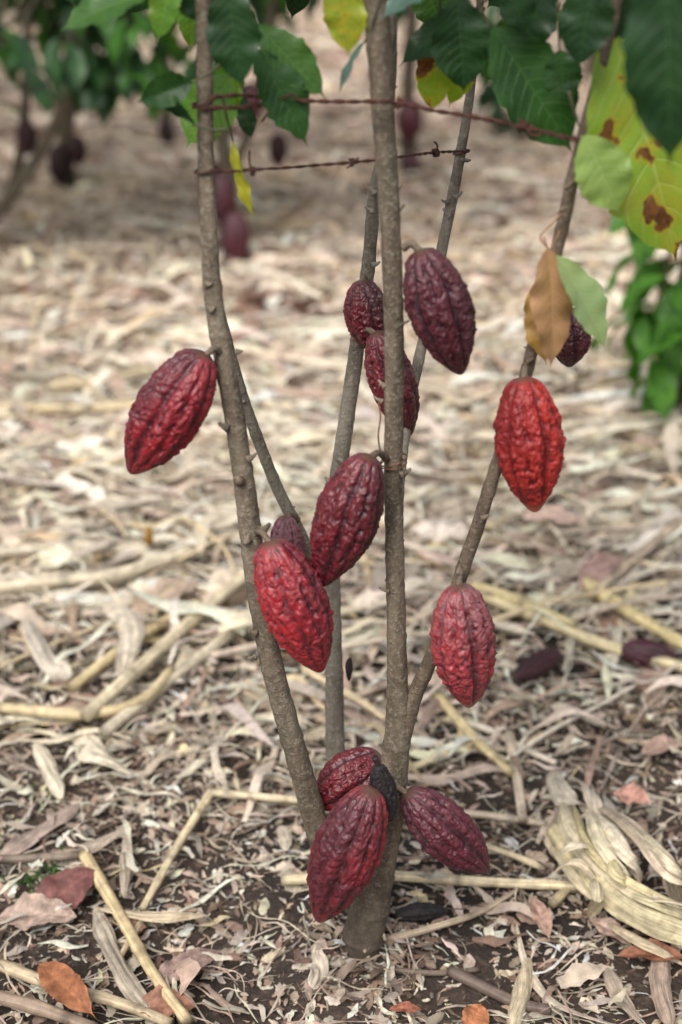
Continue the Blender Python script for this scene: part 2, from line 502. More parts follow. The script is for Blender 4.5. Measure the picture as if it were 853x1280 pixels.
# loose stalks inside the mulch
mb = MB()
for (n, y0, y1, l0, l1, r0, r1) in ((60, .35, 1.7, .10, .35, .003, .006), (230, 1.5, 5, .15, .6, .004, .008), (160, 5, 12, .3, 1.1, .006, .011)):
    for (x, y) in wedge(n, y0, y1, .5, False):
        a = rng.normal(0, .6); l = rng.uniform(l0, l1) / 2; rr = rng.uniform(r0, r1); zz = rng.uniform(.01, .06)
        p = [Vector((x + math.cos(a) * l * k, y + math.sin(a) * l * k, float(H(x, y)) + zz + k * rng.uniform(-.01, .01) + rr + (.012 * (1 - abs(k))))) for k in (-1, -.3, .4, 1)]
        mb.tube(p, [rr, rr * .95, rr * .9, rr * .8], 8, 7, 0, 0, PAL[rng.choice([0, 1, 2, 7, 0, 3])] * rng.uniform(.75, 1.05), int(rng.integers(99)), .15, .15)
tag(obj('straw_stalks', mb.mesh('straw_stalks'), M['stalk']), 'countless straight pale stalks buried in the straw behind the tree', 'straw', kind='stuff')

# fallen leaves in the mass of the litter
def litter_leaves(n, y0, y1, side, L0, L1, pal, keep=None):
    p = wedge(n, y0, y1, side)
    if keep is not None: p = p[keep(p)]
    n = len(p)
    sc = R_(n, L0, L1)
    return ribbons(p, sc, sc * R_(n, .28, .42), R_(n, .006, .035), R_(n, -.04, .14), rng.normal(0, .35, n), rng.normal(0, .5, n), rng.normal(0, .4, n), R_(n, -.14, .16), pal[rng.integers(0, len(pal), n)] * R_(n, .7, 1.15)[:, None], K=11, taper=2.1, crumple=.25)
DL = 1.15 * np.array([(.38, .26, .20), (.46, .33, .26), (.31, .20, .15), (.50, .39, .31), (.24, .15, .115), (.43, .28, .23), (.55, .45, .35)])
mb = MB()
mb.add(*litter_leaves(16, -.7, .6, .5, .035, .075, DL, lambda p: np.abs(p[:, 0] - .02) > .10))
mb.add(*litter_leaves(200, .5, 2.2, .6, .06, .14, DL))
mb.add(*litter_leaves(900, 2.0, 6, 1.0, .08, .20, DL))
mb.add(*litter_leaves(1800, 5.5, 14, 2.5, .10, .22, DL))
tag(obj('leaf_litter', mb.mesh('leaf_litter'), M['deadleaf']), 'brown and pinkish fallen leaves mixed through the straw', 'fallen leaves', kind='stuff')


# ------------------------------------------------------------------ single pieces of litter
def gl(pts, z):
    return [G(a[0], a[1], z + (a[2] if len(a) > 2 else 0)) for a in pts]


def local(mb_or_V, c):
    return mb_or_V - np.array(c)


def place(name, mb, mat, label, cat, group=None, parent=None):
    V = np.vstack(mb.V); c = V.mean(0); c[2] = V[:, 2].min()
    mb.V = [v - c for v in mb.V]
    o = obj(name, mb.mesh(name), mat, parent)
    o.location = c
    if parent is not None: o.location = Vector(c) - parent.location
    return tag(o, label, cat, group)


STRAW = (.62, .50, .30); CREAM = (.68, .60, .46); GREY = (.42, .36, .30)


def stalk(pts, rpx, z, label, col=STRAW, nodes=.16, name='corn_stalk', cat='corn stalk', group='loose corn stalks on the ground', rough=.05, r2=None, node=None):
    w = gl(pts, z)
    n = len(w)
    r = [(rpx + ((r2 if r2 else rpx * .85) - rpx) * i / (n - 1)) * dep(p) / F for i, p in enumerate(w)]
    for p, q in zip(w, r): p.z += q
    mb = MB()
    mb.tube(w, r, 12, 26 if n == 2 else 14, rough, 45, col, random.randint(0, 99), nodes, .16)
    # darker rings at the joints and blotches along the stalk
    C = mb.C[0]; V = mb.V[0]; U = mb.U[0]
    ph = (U[:, 1] / nodes) % 1 if nodes else U[:, 1]
    C *= (1 - .45 * np.exp(-((ph - .56) / .04) ** 2))[:, None]
    C *= (1 + .22 * vn(U[:, 1] * 30, U[:, 0] * 4, 3))[:, None]
    e = np.minimum(U[:, 1], U[:, 1].max() - U[:, 1])
    C *= (1 - .5 * np.exp(-(e / .006) ** 2))[:, None]
    return place(name, mb, M['stalk'], label, cat, group)


def strip(mb, pts, wpx, z, col, roll=0.0, twist=0.0, cup=.15, taper=2.0, n=12, wob=.25, seed=0, world=None):
    w = world if world is not None else gl(pts, z)
    C = catmull(np.array([list(p) for p in w]), n) if len(w) > 2 else np.array([list(w[0].lerp(w[1], t)) for t in np.linspace(0, 1, n + 1)])
    T = np.gradient(C, axis=0); T /= np.linalg.norm(T, axis=1)[:, None]
    side = np.cross(T, [0, 0, 1.]); side /= np.linalg.norm(side, axis=1)[:, None] + 1e-6
    nor = np.cross(side, T)
    K = len(C); s = np.linspace(0, 1, K)
    rd = random.Random(seed)
    a, b, c = rd.uniform(0, 6), rd.uniform(0, 6), rd.uniform(0, 6)
    wid = wpx * np.array([dep(Vector(p)) / F for p in C]) * .5 * (1 - np.abs(2 * s - 1) ** (taper * 2) * .85) * (1 + .06 * np.sin(s * 11 + a) + .04 * np.sin(s * 31 + b))
    ro = roll + twist * (s - .5) + wob * np.sin(s * 7 + c)
    V = []; U = []; m = 15
    for j in range(m):
        k = -1 + 2 * j / (m - 1)
        off = wid * k
        h = cup * wid * (1 - k * k) * 2 + .08 * wid * np.sin(k * 8 + s * 6 + a) + .06 * wid * np.sin(k * 19 + b + 2 * s)
        V.append(C + side * (off * np.cos(ro) - h * np.sin(ro))[:, None] + nor * (off * np.sin(ro) + h * np.cos(ro))[:, None])
        U.append(np.stack([np.full(K, j / (m - 1)), s * K * .02], -1))
    V = np.stack(V, 1).reshape(-1, 3); U = np.stack(U, 1).reshape(-1, 2)
    base = H(V[:, 0], V[:, 1]); V[:, 2] = np.maximum(V[:, 2], base + .003)
    cc = np.array(col)[None] * (1.05 + .22 * vn(U[:, 0] * 9 + seed, U[:, 1] * 6, 4) + .14 * vn(U[:, 0] * 2 + seed, U[:, 1] * 9, 7))[:, None]
    mb.add(V, grid_faces(K, m), U, cc)


def husk(pts, wpx, z, label, col=CREAM, name='corn_husk', cat='corn husk', group='loose corn husks on the ground', **kw):
    mb = MB(); strip(mb, pts, wpx, z, col, seed=random.randint(0, 999), **kw)
    return place(name, mb, M['dry'], label, cat, group)


def leaf_grid(L, W, bend=.3, fold=.15, wave=.06, curl=0.0, nv=40, nu=15, seed=0, veins=11, vamp=.012, side_bend=0.0, tip=.10, holes=False, wide=.52, tear=0.0):
    """leaf from its stalk (origin) along +Y, upper face to +Z; returns verts and uv"""
    rd = random.Random(seed)
    a, b, c = rd.uniform(0, 6), rd.uniform(0, 6), rd.uniform(0, 6)
    v = np.linspace(0, 1, nv)[:, None]; u = np.linspace(-1, 1, nu)[None, :]
    body = np.clip(v / (1 - tip), 0, 1)
    pw = math.log(.5) / math.log(wide)
    w = np.sin(math.pi * body ** pw) ** .72
    tail = np.clip((1 - v) / (tip * 2.2), 0, 1) ** 1.3 * .17
    w = np.maximum(w * (v < 1 - tip), np.minimum(tail, 1)) * np.clip(v / .03, .12, 1)
    w = w * (1 + .035 * np.sin(v * 34 + a) * np.sign(u) + .03 * np.sin(v * 61 + b))
    if tear: w = w * (1 - tear * np.clip(np.sin(v * 23 + c) - .5, 0, 1))
    x = u * w * W / 2 + side_bend * L * (v * (1 - v)) * 2
    ang = bend * v
    yy = np.cumsum(np.cos(np.full_like(v, 1) * ang), 0) * L / nv
    zz = -np.cumsum(np.sin(ang), 0) * L / nv
    au = np.abs(u)
    s = v - .13 * au - .075 * au * au
    z = zz + fold * W / 2 * w * au ** 1.25 - curl * W * w * au ** 2.2 * .5
    z = z + vamp * W * np.abs(np.sin(math.pi * (s * veins + .0))) * (au ** .4) * w * 2
    z = z + wave * W * au ** 1.5 * np.sin(v * 13 + a + u * 1.2) * w + .4 * wave * W * au * np.sin(v * 29 + b) * w
    y = np.broadcast_to(yy, x.shape)
    V = np.stack([x, y, np.broadcast_to(z, x.shape)], -1).reshape(-1, 3)
    U = np.stack([np.broadcast_to((u + 1) / 2, x.shape), np.broadcast_to(v, x.shape)], -1).reshape(-1, 2)
    return V, U, grid_faces(nv, nu)


def orient(base, tip, normal):
    y = (tip - base).normalized()
    z = (normal - y * normal.dot(y)).normalized()
    x = y.cross(z)
    return Matrix(((x.x, y.x, z.x, base.x), (x.y, y.y, z.y, base.y), (x.z, y.z, z.z, base.z), (0, 0, 0, 1)))


def ground_leaf(b, t, wpx, z, label, col, name='fallen_leaf', roll=0.0, z2=None, **kw):
    B = G(b[0], b[1], z); Tp = G(t[0], t[1], z if z2 is None else z2)
    L = (Tp - B).length
    W = wpx * dep(B) / F * .88
    kw.setdefault('bend', .5); kw.setdefault('fold', .25); kw.setdefault('wave', .09)
    sd = random.randint(0, 999)
    V, U, Fq = leaf_grid(L * 1.05, W, seed=sd, tip=.09, **kw)
    V[:, 2] += (V[:, 1] * (kw['bend'] * .5)) * .9
    nrm = Vector((math.sin(roll), -.15, math.cos(roll)))
    Mx = np.array(orient(B, Tp, nrm))
    V = V @ Mx[:3, :3].T + Mx[:3, 3]
    V[:, 2] = np.maximum(V[:, 2] + .008, H(V[:, 0], V[:, 1]) + .012)
    ua = np.abs(U[:, 0] - .5) * 2
    s = U[:, 1] - .13 * ua - .075 * ua * ua
    vein = np.exp(-(ua / .05) ** 2) * .6 + np.exp(-((((s * 11) % 1) - .0) / .10) ** 2) * .25
    C = np.array(col)[None] * (1 + .22 * vn(U[:, 0] * 6 + sd, U[:, 1] * 9, 3))[:, None] * (1 + .35 * vein)[:, None]
    mb = MB(); mb.add(V, Fq, U, C)
    return place(name, mb, M['deadleaf'], label, 'fallen leaf', 'single fallen leaves on the ground')


exec_items = []
# --- foreground stalks
stalk([(352, 1107), (470, 1106), (600, 1105), (726, 1104)], 7, .016, 'long straight pale corn stalk lying crosswise behind the foot of the trunk', (.66, .55, .36), nodes=.145)
stalk([(106, 1074), (150, 1148), (190, 1215), (236, 1282)], 8, .022, 'thick jointed straw stalk slanting down to the bottom edge at left', (.60, .47, .27), nodes=.13)
stalk([(266, 992), (222, 1063), (178, 1138)], 5.5, .024, 'straight straw stalk slanting down left from the bend near the left stem', (.68, .56, .36), nodes=.10)
stalk([(178, 1150), (148, 1200)], 4.5, .014, 'short thin straw stub in line with the slanting stalk at left', (.52, .42, .28))
stalk([(263, 995), (320, 996), (385, 999)], 5, .028, 'short horizontal straw stalk reaching the left stem near its foot', (.64, .54, .36), nodes=.1)
stalk([(0, 1208), (60, 1232), (140, 1252), (215, 1282)], 8, .014, 'weathered jointed stalk along the bottom left corner', (.50, .40, .26), nodes=.12)
stalk([(-20, 1245), (50, 1262), (120, 1290)], 9, .012, 'grey brown thick stalk in the very bottom left corner', (.30, .22, .16), nodes=.2)
stalk([(482, 1186), (540, 1163), (600, 1140), (648, 1112)], 5.5, .012, 'tapering pale stick rising to the right from the trunk foot', (.48, .38, .27), nodes=.22, r2=3)
stalk([(562, 1214), (610, 1236), (650, 1254), (690, 1262)], 8, .006, 'dark grey brown stick half buried at the bottom centre right', (.14, .10, .08), nodes=0, name='stick', cat='stick', group='dark sticks on the soil')
stalk([(470, 1218), (540, 1216), (600, 1209)], 4, .004, 'thin dark twig on the soil just right of the trunk foot', (.16, .12, .09), nodes=0, name='stick', cat='stick', group='dark sticks on the soil')
stalk([(545, 872), (590, 918), (640, 968)], 6.5, .026, 'straight yellow stalk slanting down right below the lowest hanging pod', (.66, .54, .30), nodes=.12)
stalk([(505, 962), (545, 945), (592, 926)], 5, .022, 'thin pale stalk rising right beside the main stem fork', (.62, .52, .32))
stalk([(636, 918), (646, 970), (654, 1022)], 7, .02, 'short pale stalk pointing straight at the viewer right of the trunk', (.58, .48, .36))
stalk([(560, 1012), (620, 1016), (684, 1026)], 5, .014, 'faded stalk piece left of the big husk bundle', (.46, .38, .29))
stalk([(604, 1052), (645, 1068), (682, 1084)], 4.5, .018, 'short slanting straw piece beside the tip of the low right pod', (.56, .46, .30))
stalk([(730, 736), (790, 778), (868, 826)], 9, .045, 'thick bright yellow stalk at the right edge, upper of the crossing pair', (.66, .54, .28), nodes=.2)
stalk([(600, 750), (680, 785), (760, 815), (870, 850)], 8, .035, 'long straw stalk running to the right edge under the upper one', (.66, .56, .34), nodes=.22)
stalk([(590, 735), (650, 760), (720, 790)], 7, .05, 'pale stalk just behind the long one right of the lowest hanging pod', (.58, .48, .26), nodes=.2)
stalk([(860, 655), (810, 690), (745, 748)], 7, .05, 'grey tan stalk slanting down left at the right edge', (.48, .38, .28), nodes=.2)
stalk([(0, 893), (110, 900), (180, 880), (215, 845)], 7, .045, 'bent straw stalk curving up at its end on the left', (.58, .47, .28), nodes=.25)
stalk([(108, 905), (180, 838), (250, 775), (318, 722)], 9, .05, 'thick pale stalk, topmost of the slanting bundle left of the stems', (.66, .56, .38), nodes=.22)
stalk([(130, 925), (200, 868), (270, 815), (320, 770)], 8, .035, 'pale stalk, lowest of the slanting bundle left of the stems', (.60, .52, .38), nodes=.22)
stalk([(90, 870), (170, 812), (250, 758)], 7, .04, 'yellow stalk at the back of the slanting bundle left of the stems', (.62, .50, .28), nodes=.22)
stalk([(-20, 752), (60, 741), (150, 730), (240, 700)], 9, .05, 'long blurred stalk running right from the left edge above the bundle', (.60, .52, .38), nodes=.25)
stalk([(-10, 517), (110, 513), (250, 512)], 7, .05, 'far blurred yellow stalk lying level with the lower tip of the left pod', (.62, .50, .30), nodes=.3)
stalk([(60, 490), (130, 478), (190, 466)], 8, .05, 'far short yellow stalk left of the left pod', (.56, .46, .30), nodes=.3)
stalk([(-10, 700), (90, 690), (190, 700)], 8, .045, 'pale grey stalk under the small yellow peg', (.54, .47, .36), nodes=.25)
stalk([(187, 702, .0), (187, 688, .05), (187, 672, .10)], 6, .0, 'small upright amber yellow peg standing in the straw at left', (.50, .26, .03), nodes=0, name='marker_peg', cat='peg', group=None)
stalk([(690, 1130), (712, 1106), (724, 1092)], 6, .012, 'short tapered straw butt next to the husk bundle end', (.50, .42, .26), r2=4)
stalk([(0, 1082), (50, 1078), (100, 1073)], 6, .014, 'dark jointed twig above the purple brown fallen leaf', (.22, .17, .13), nodes=.09)
stalk([(455, 1108), (468, 1150), (482, 1182)], 4, .03, 'thin straw sliver leaning against the front of the trunk foot', (.58, .48, .33), nodes=0, name='straw_sliver', cat='straw', group=None, r2=2)

# --- husks and strips
husk([(0, 1072), (45, 1045), (100, 1006)], 26, .018, 'flat pinkish grey husk slab lying near the left edge', (.40, .31, .26), cup=.2)
husk([(98, 915), (118, 945), (165, 970)], 34, .03, 'broad pale curled husk at left below the bent stalk', CREAM, twist=1.2)
husk([(45, 930), (62, 965), (78, 1000)], 22, .025, 'narrow cream husk beside the broad curled one at left', CREAM, twist=-.8)
husk([(118, 1132), (135, 1180), (160, 1225), (190, 1268)], 26, .022, 'ragged grey husk curling beside the thick slanting stalk', (.42, .36, .28), twist=1.0, wob=.5)
husk([(92, 1068), (130, 1052), (165, 1035)], 20, .02, 'small grey beige husk right of the flat husk slab', (.46, .38, .3))
husk([(158, 1042), (158, 1075), (155, 1120)], 16, .022, 'narrow folded beige husk standing between the two slanting stalks', (.50, .42, .33), twist=.9)
husk([(120, 1136), (190, 1142), (260, 1140)], 16, .03, 'light strip lying across the lower end of the slanting stalk', (.56, .46, .32))
husk([(640, 1284), (650, 1245), (663, 1192)], 22, .016, 'pale husk curled into a tube at the bottom edge right of centre', (.62, .52, .36), cup=.7, twist=.6)
husk([(646, 1150), (658, 1200), (690, 1245), (750, 1272), (800, 1284)], 11, .016, 'long narrow pale husk bowing along the bottom right', (.58, .50, .40), twist=1.4)
husk([(760, 1205), (775, 1240), (800, 1275)], 22, .012, 'grey beige husk strip near the bottom right corner', (.44, .36, .28), twist=.5)
husk([(830, 1175), (826, 1225), (838, 1284)], 26, .02, 'rolled pinkish tan husk standing at the bottom right corner', (.42, .32, .25), cup=.5)
husk([(456, 1198), (460, 1165), (474, 1122)], 12, .02, 'slim beige husk lying up against the left of the trunk foot', (.52, .43, .32), cup=.4)
husk([(395, 1188), (398, 1215), (390, 1240)], 26, .016, 'crumpled cream husk left of the trunk foot', (.58, .5, .4), twist=1.0, wob=.7)
husk([(350, 1030), (356, 1042), (358, 1060)], 18, .014, 'small oval beige husk scrap on bare soil left of the low pods', (.56, .48, .38))
husk([(250, 700), (262, 660), (330, 640)], 24, .06, 'blurred cream husk looping up behind the left stem', CREAM, wob=.8)
husk([(130, 760), (165, 790), (150, 850)], 30, .06, 'large curled cream husk in the straw left of the bundle', (.62, .54, .43), twist=1.5)
husk([(30, 770), (60, 830), (90, 850)], 30, .05, 'wide twisted pale husk near the left edge among the straw', (.62, .55, .45), twist=-1.5)
husk([(690, 880), (720, 890), (755, 905)], 22, .03, 'folded cream husk lying on the brown patch at right', (.58, .5, .4), twist=1.3)
husk([(430, 868), (500, 850), (620, 852)], 20, .03, 'long pinkish cream husk lying behind the main stem fork', (.58, .46, .36), cup=.1)

# --- big husk bundle on the right
bund = empty('corn_plant', G(760, 1090, .0), 'big dry corn stalk with peeling folded husk leaves at the right edge', 'corn plant')
def bpart(name, mb, mat): return place(name, mb, mat, None, None, None, bund)
m_ = MB(); pw_ = gl([(694, 1030), (728, 1075), (775, 1120), (880, 1180)], .035); m_.tube(pw_, [.012, .014, .014, .013], 14, 14, .06, 40, (.54, .46, .28), 3, .09, .12); bpart('stalk', m_, M['stalk'])
for k, (pts, w, c, kw) in enumerate([
        ([(704, 992, .03), (718, 1040, .05), (762, 1090, .06), (870, 1150, .05)], 26, (.62, .54, .38), dict(cup=.6)),
        ([(722, 1070, .03), (770, 1125, .05), (850, 1165, .04), (900, 1182, .02)], 30, (.54, .47, .30), dict(cup=.7)),
        ([(690, 1050, .02), (740, 1110, .03), (800, 1140, .03), (870, 1190, .02)], 18, (.58, .50, .34), dict(cup=.5)),
        ([(742, 1010, .05), (775, 1050, .09), (800, 1100, .04)], 26, (.68, .60, .46), dict(twist=1.0, cup=.5)),
        ([(735, 1005, .06), (752, 1045, .10), (778, 1090, .07), (782, 1118, .03)], 20, (.70, .62, .44), dict(twist=-.8, cup=.5)),
        ([(740, 1000, .03), (800, 1040, .09), (838, 1090, .08), (852, 1130, .0)], 30, (.52, .43, .32), dict(cup=.4, roll=.4)),
        ([(752, 1012, .03), (812, 1048, .10), (842, 1080, .10), (856, 1110, .03)], 16, (.60, .52, .38), dict(cup=.4, roll=-.5)),
        ([(755, 1055, .03), (770, 1080, .09), (784, 1122, .02)], 18, (.62, .54, .32), dict(cup=.5)),
        ([(700, 1066, .06), (722, 1050, .09), (762, 1062, .05)], 14, (.66, .58, .44), dict(twist=.6, cup=.4)),
        ([(694, 1085, .05), (724, 1072, .08), (752, 1100, .05)], 12, (.62, .53, .38), dict(twist=-.6, cup=.4)),
        ([(690, 960, .0), (705, 990, .04), (745, 1010, .04)], 26, (.64, .57, .46), dict(twist=1.6, wob=.6)),
        ([(712, 968, .02), (738, 985, .06), (750, 1020, .04)], 20, (.60, .52, .42), dict(twist=-1.6, wob=.6)),
        ([(742, 1092, .07), (748, 1118, .08), (738, 1142, .01)], 16, (.60, .52, .36), dict(cup=.5)),
        ([(700, 1010, .0), (690, 1040, .02), (700, 1070, .0)], 16, (.50, .42, .30), dict(twist=1.0)),
        ([(718, 1000, .05), (738, 1050, .08), (790, 1100, .07), (860, 1135, .05)], 14, (.58, .50, .30), dict(cup=.6, twist=.5)),
        ([(800, 1118, .06), (850, 1128, .08), (900, 1150, .03)], 20, (.64, .55, .40), dict(twist=1.2, roll=.5)),
        ([(760, 1150, .03), (800, 1172, .04), (860, 1205, .01)], 14, (.46, .38, .26), dict(cup=.4)),
        ([(790, 1112, .07), (830, 1130, .07), (880, 1150, .03)], 16, (.56, .50, .32), dict(twist=.7))]):
    m_ = MB(); strip(m_, pts, w * 1.05, .006, c, seed=50 + k, n=12, **kw); bpart('husk_leaf', m_, M['dry'])

# --- single fallen leaves
ground_leaf((122, 1092), (34, 1158), 62, .03, 'purple brown veined fallen leaf tilted up at the left', (.20, .085, .075), roll=.3, curl=.1, z2=.012)
ground_leaf((100, 1155), (-10, 1150), 60, .014, 'pale beige dry leaf lying under the purple brown leaf', (.42, .31, .25), roll=-.1)
ground_leaf((48, 1208), (120, 1276), 46, .03, 'orange brown curled leaf at the bottom left corner', (.30, .12, .055), roll=-.3)
ground_leaf((278, 1188), (182, 1236), 40, .014, 'mauve grey smooth fallen leaf left of the trunk foot', (.32, .22, .19), fold=.1)
ground_leaf((160, 1265), (250, 1262), 50, .010, 'rusty leaf under the ragged grey husk', (.30, .15, .10))
ground_leaf((585, 1300), (602, 1252), 40, .02, 'orange leaf poking up at the bottom edge right of centre', (.42, .17, .08), roll=.2, z2=.03)
ground_leaf((770, 1196), (862, 1200), 34, .02, 'reddish brown curled leaf under the husk bundle', (.26, .11, .065), roll=.3, fold=.5)
ground_leaf((664, 1124), (688, 1176), 27, .014, 'small oval pinkish tan leaf left of the husk bundle end', (.42, .27, .21), fold=.4)
ground_leaf((735, 1148), (792, 1184), 30, .014, 'pale pink beige leaf just below the husk bundle', (.46, .33, .27))
ground_leaf((765, 992), (815, 1008), 36, .05, 'pink leaf lying on top behind the husk bundle', (.50, .27, .21), roll=-.2)
ground_leaf((150, 1168), (185, 1160), 26, .01, 'tiny tan leaf beside the thick slanting stalk', (.34, .21, .15))
ground_leaf((485, 1268), (530, 1262), 18, .012, 'small reddish leaf scrap at the bottom centre', (.34, .13, .08))
ground_leaf((250, 735), (160, 790), 50, .04, 'blurred tan leaf partly under the slanting bundle', (.50, .38, .29))
ground_leaf((400, 800), (440, 870), 30, .03, 'tan leaf right behind the rear stem', (.46, .33, .26))
ground_leaf((650, 655), (735, 655), 40, .06, 'large pale pink leaf behind the right stem', (.56, .40, .33))
ground_leaf((780, 700), (720, 745), 44, .05, 'dusty pink brown leaf near the crossing stalks at right', (.40, .26, .22))
ground_leaf((800, 945), (853, 930), 34, .015, 'pinkish tan leaf at the right edge on the brown patch', (.44, .30, .24))

# ------------------------------------------------------------------ cocoa pods
PT = np.array([0, .008, .03, .07, .13, .2, .3, .4, .5, .6, .7, .79, .87, .93, .97, .992, 1.0])
PR = np.array([.0, .20, .40, .56, .70, .82, .94, .995, 1.0, .955, .845, .69, .50, .33, .20, .10, 0.0])


def pod_mesh(name, L, W, seed, nr=190, ns=170, wart=1.0, crook=.0, fur=1.0, neck=0.0):
    rd = random.Random(seed)
    # smooth profile
    t = (1 - np.cos(np.linspace(0, math.pi, nr))) / 2 * .35 + np.linspace(0, 1, nr) * .65
    pr = PR.copy()
    if neck: pr[1:5] *= (1 - neck)
    r = np.interp(t, PT, pr)
    k = 7; ker = np.hanning(k + 2)[1:-1]; ker /= ker.sum()
    rs = np.convolve(np.pad(r, k // 2, mode='edge'), ker, 'valid'); rs[0] = 0; rs[-1] = 0
    r = rs * W / 2
    ph = np.linspace(0, 2 * math.pi, ns, endpoint=False)
    ox = rd.uniform(0, 100)
    V = np.zeros((nr, ns, 3)); Hh = np.zeros((nr, ns)); Bl = np.zeros((nr, ns))
    off = rd.uniform(0, 6)
    amp5 = [rd.uniform(.8, 1.2) for _ in range(10)]
    bdir = rd.uniform(0, 6.28)
    fs = min(2.2, .165 / L)
    for i in range(nr):
        env = min(1, t[i] / .05) * min(1, (1 - t[i]) / .12)
        z = t[i] * L
        for j in range(ns):
            p = ph[j] + .10 * noise.noise(Vector((math.cos(ph[j]) * .8, math.sin(ph[j]) * .8, t[i] * 4 + ox))) + .25 * (t[i] - .5) * (rd_sw := .25)
            q = (p + off) / (2 * math.pi) * 5
            kk = int(round(q)) % 5
            d1 = abs(q - round(q)); q2 = q + .5; d2 = abs(q2 - round(q2))
            fu = -.145 * fur * amp5[kk] * math.exp(-(d1 / .12) ** 2) - .085 * fur * math.exp(-(d2 / .08) ** 2)
            ca, sa = math.cos(ph[j]), math.sin(ph[j])
            x, y = ca * r[i], sa * r[i]
            v = Vector((x + ox, y, z * .62)) * fs
            w_ = v + Vector((noise.noise(v * 70), noise.noise(v * 70 + Vector((9, 0, 0))), noise.noise(v * 70 + Vector((0, 9, 0))))) * .004
            n1 = abs(noise.noise(w_ * 95)); n2 = abs(noise.noise(w_ * 210 + Vector((3, 7, 1)))); n3 = noise.noise(v * 30)
            lump = (.5 - math.exp(-n1 * 5.0)) * .040 + (.5 - math.exp(-n2 * 5.5)) * .026 + .070 * noise.noise(w_ * 150 + Vector((1, 1, 4))) + .05 * noise.noise(w_ * 300) + .02 * noise.noise(w_ * 520)
            lump *= 1 - .6 * math.exp(-(d1 / .10) ** 2)
            m = 1 + env * (fu + wart * lump + .035 * n3)
            rr = r[i] * m
            zz = z + env * wart * .0012 * noise.noise(v * 80)
            cx = crook * L * math.sin(math.pi * t[i])
            V[i, j] = (ca * rr + cx, sa * rr, zz)
            Hh[i, j] = .5 + (fu * 2.2 + lump * wart * 5.5)
            Bl[i, j] = .5 + .5 * math.cos(ph[j] - bdir) * .8 + .3 * noise.noise(v * 14)
    me = mesh_np(name, V.reshape(-1, 3), grid_faces(nr, ns, True), extra={'h': np.clip(Hh, 0, 1), 'al': np.repeat(t, ns), 'blush': np.clip(Bl, 0, 1)})
    return me


PM = {
    'faint': mat_pod('pod_faint', (.025, .012, .014), (.045, .014, .018), (.012, .006, .008), .1, .3, .6),
    'crimson': mat_pod('pod_crimson', (.070, .008, .016), (.27, .012, .020), (.030, .004, .008), .14, .5, .40),
    'ruby': mat_pod('pod_ruby', (.135, .011, .020), (.33, .014, .022), (.045, .006, .011), .22, .5, .40),
    'garnet': mat_pod('pod_garnet', (.046, .007, .012), (.135, .009, .016), (.018, .004, .007), .10, .55, .36),
    'maroon': mat_pod('pod_maroon', (.042, .010, .017), (.075, .010, .018), (.018, .005, .009), .12, .5, .40),
    'scarlet': mat_pod('pod_scarlet', (.19, .012, .014), (.36, .024, .018), (.11, .008, .009), .0, .45, .42, (.50, .12, .06)),
    'rose': mat_pod('pod_rose', (.15, .020, .026), (.30, .026, .034), (.055, .009, .014), .60, .45, .38, (.34, .12, .10)),
    'plum': mat_pod('pod_plum', (.040, .009, .018), (.085, .010, .020), (.017, .005, .008), .2, .45, .42),
    'dusky': mat_pod('pod_dusky', (.075, .022, .035), (.13, .03, .045), (.04, .012, .02), .5, .4, .5),
}


def pod(top, tip, wpx, Y, mat, seed, label, Yt=None, attach=None, spin=0.0, wart=1.0, crook=0.0, hi=True, group='ripe cocoa pods on the tree', ovl=1.0, fur=1.0, neck=0.0, stem_r=.0032):
    a = P(top[0], top[1], Y); b = P(tip[0], tip[1], Y if Yt is None else Yt)
    L = (b - a).length * ovl
    W = .95 * wpx * dep((a + b) / 2) / F
    me = pod_mesh('cocoa_pod', L, W, seed, *((180, 180) if hi else (70, 60)), wart=wart, crook=crook, fur=fur, neck=neck)
    o = obj('cocoa_pod', me, PM[mat])
    o.rotation_mode = 'QUATERNION'
    o.rotation_quaternion = (b - a).to_track_quat('Z', 'Y') @ Quaternion((0, 0, 1), spin)
    o.location = a
    tag(o, label, 'cocoa pod', group)
    if attach is not None:
        q = P(attach[0], attach[1], attach[2])
        inv = (Matrix.Translation(a) @ o.rotation_quaternion.to_matrix().to_4x4()).inverted()
        d = (b - a).normalized()
        w = [inv @ q, inv @ (q.lerp(a, .55) - d * .004), inv @ (a + d * .006)]
        mb = MB(); mb.tube(w, [stem_r * 1.3, stem_r, stem_r * 1.25], 12, 8, .12, 120, (.3, .2, .15), seed)
        obj('fruit_stalk', mb.mesh('fruit_stalk'), M['bark_up'], o)
    return o


pod((257, 441), (163, 592), 92, -.035, 'crimson', 1, 'plump crimson cocoa pod hanging left of the left stem', attach=(275, 440, -.02), spin=.4, ovl=1.0)
pod((337, 676), (402, 840), 88, -.055, 'ruby', 2, 'bright ruby cocoa pod hanging on the front of the left stem', attach=(322, 664, -.03), spin=1.3)
pod((462, 569), (402, 733), 84, -.04, 'garnet', 3, 'dark glossy garnet cocoa pod held by a wire just left of the main stem', attach=(482, 572, -.01), spin=2.2)
pod((357, 645), (362, 740), 48, .12, 'dusky', 4, 'small dusky mauve cocoa pod peeping out behind the ruby one', attach=(372, 650, .14), wart=.8, group='ripe cocoa pods on the tree')
pod((526, 311), (577, 468), 84, -.02, 'maroon', 5, 'dark maroon cocoa pod hanging high on the right of the main stem', attach=(505, 309, -.01), spin=.8)
pod((452, 350), (466, 440), 58, .16, 'garnet', 6, 'dark cocoa pod partly hidden behind the rear stem, upper of two', attach=(460, 352, .17), spin=.2)
pod((470, 414), (513, 545), 62, .13, 'garnet', 7, 'dark red cocoa pod partly hidden behind the main stem, lower of two', attach=(450, 418, .15), spin=1.7)
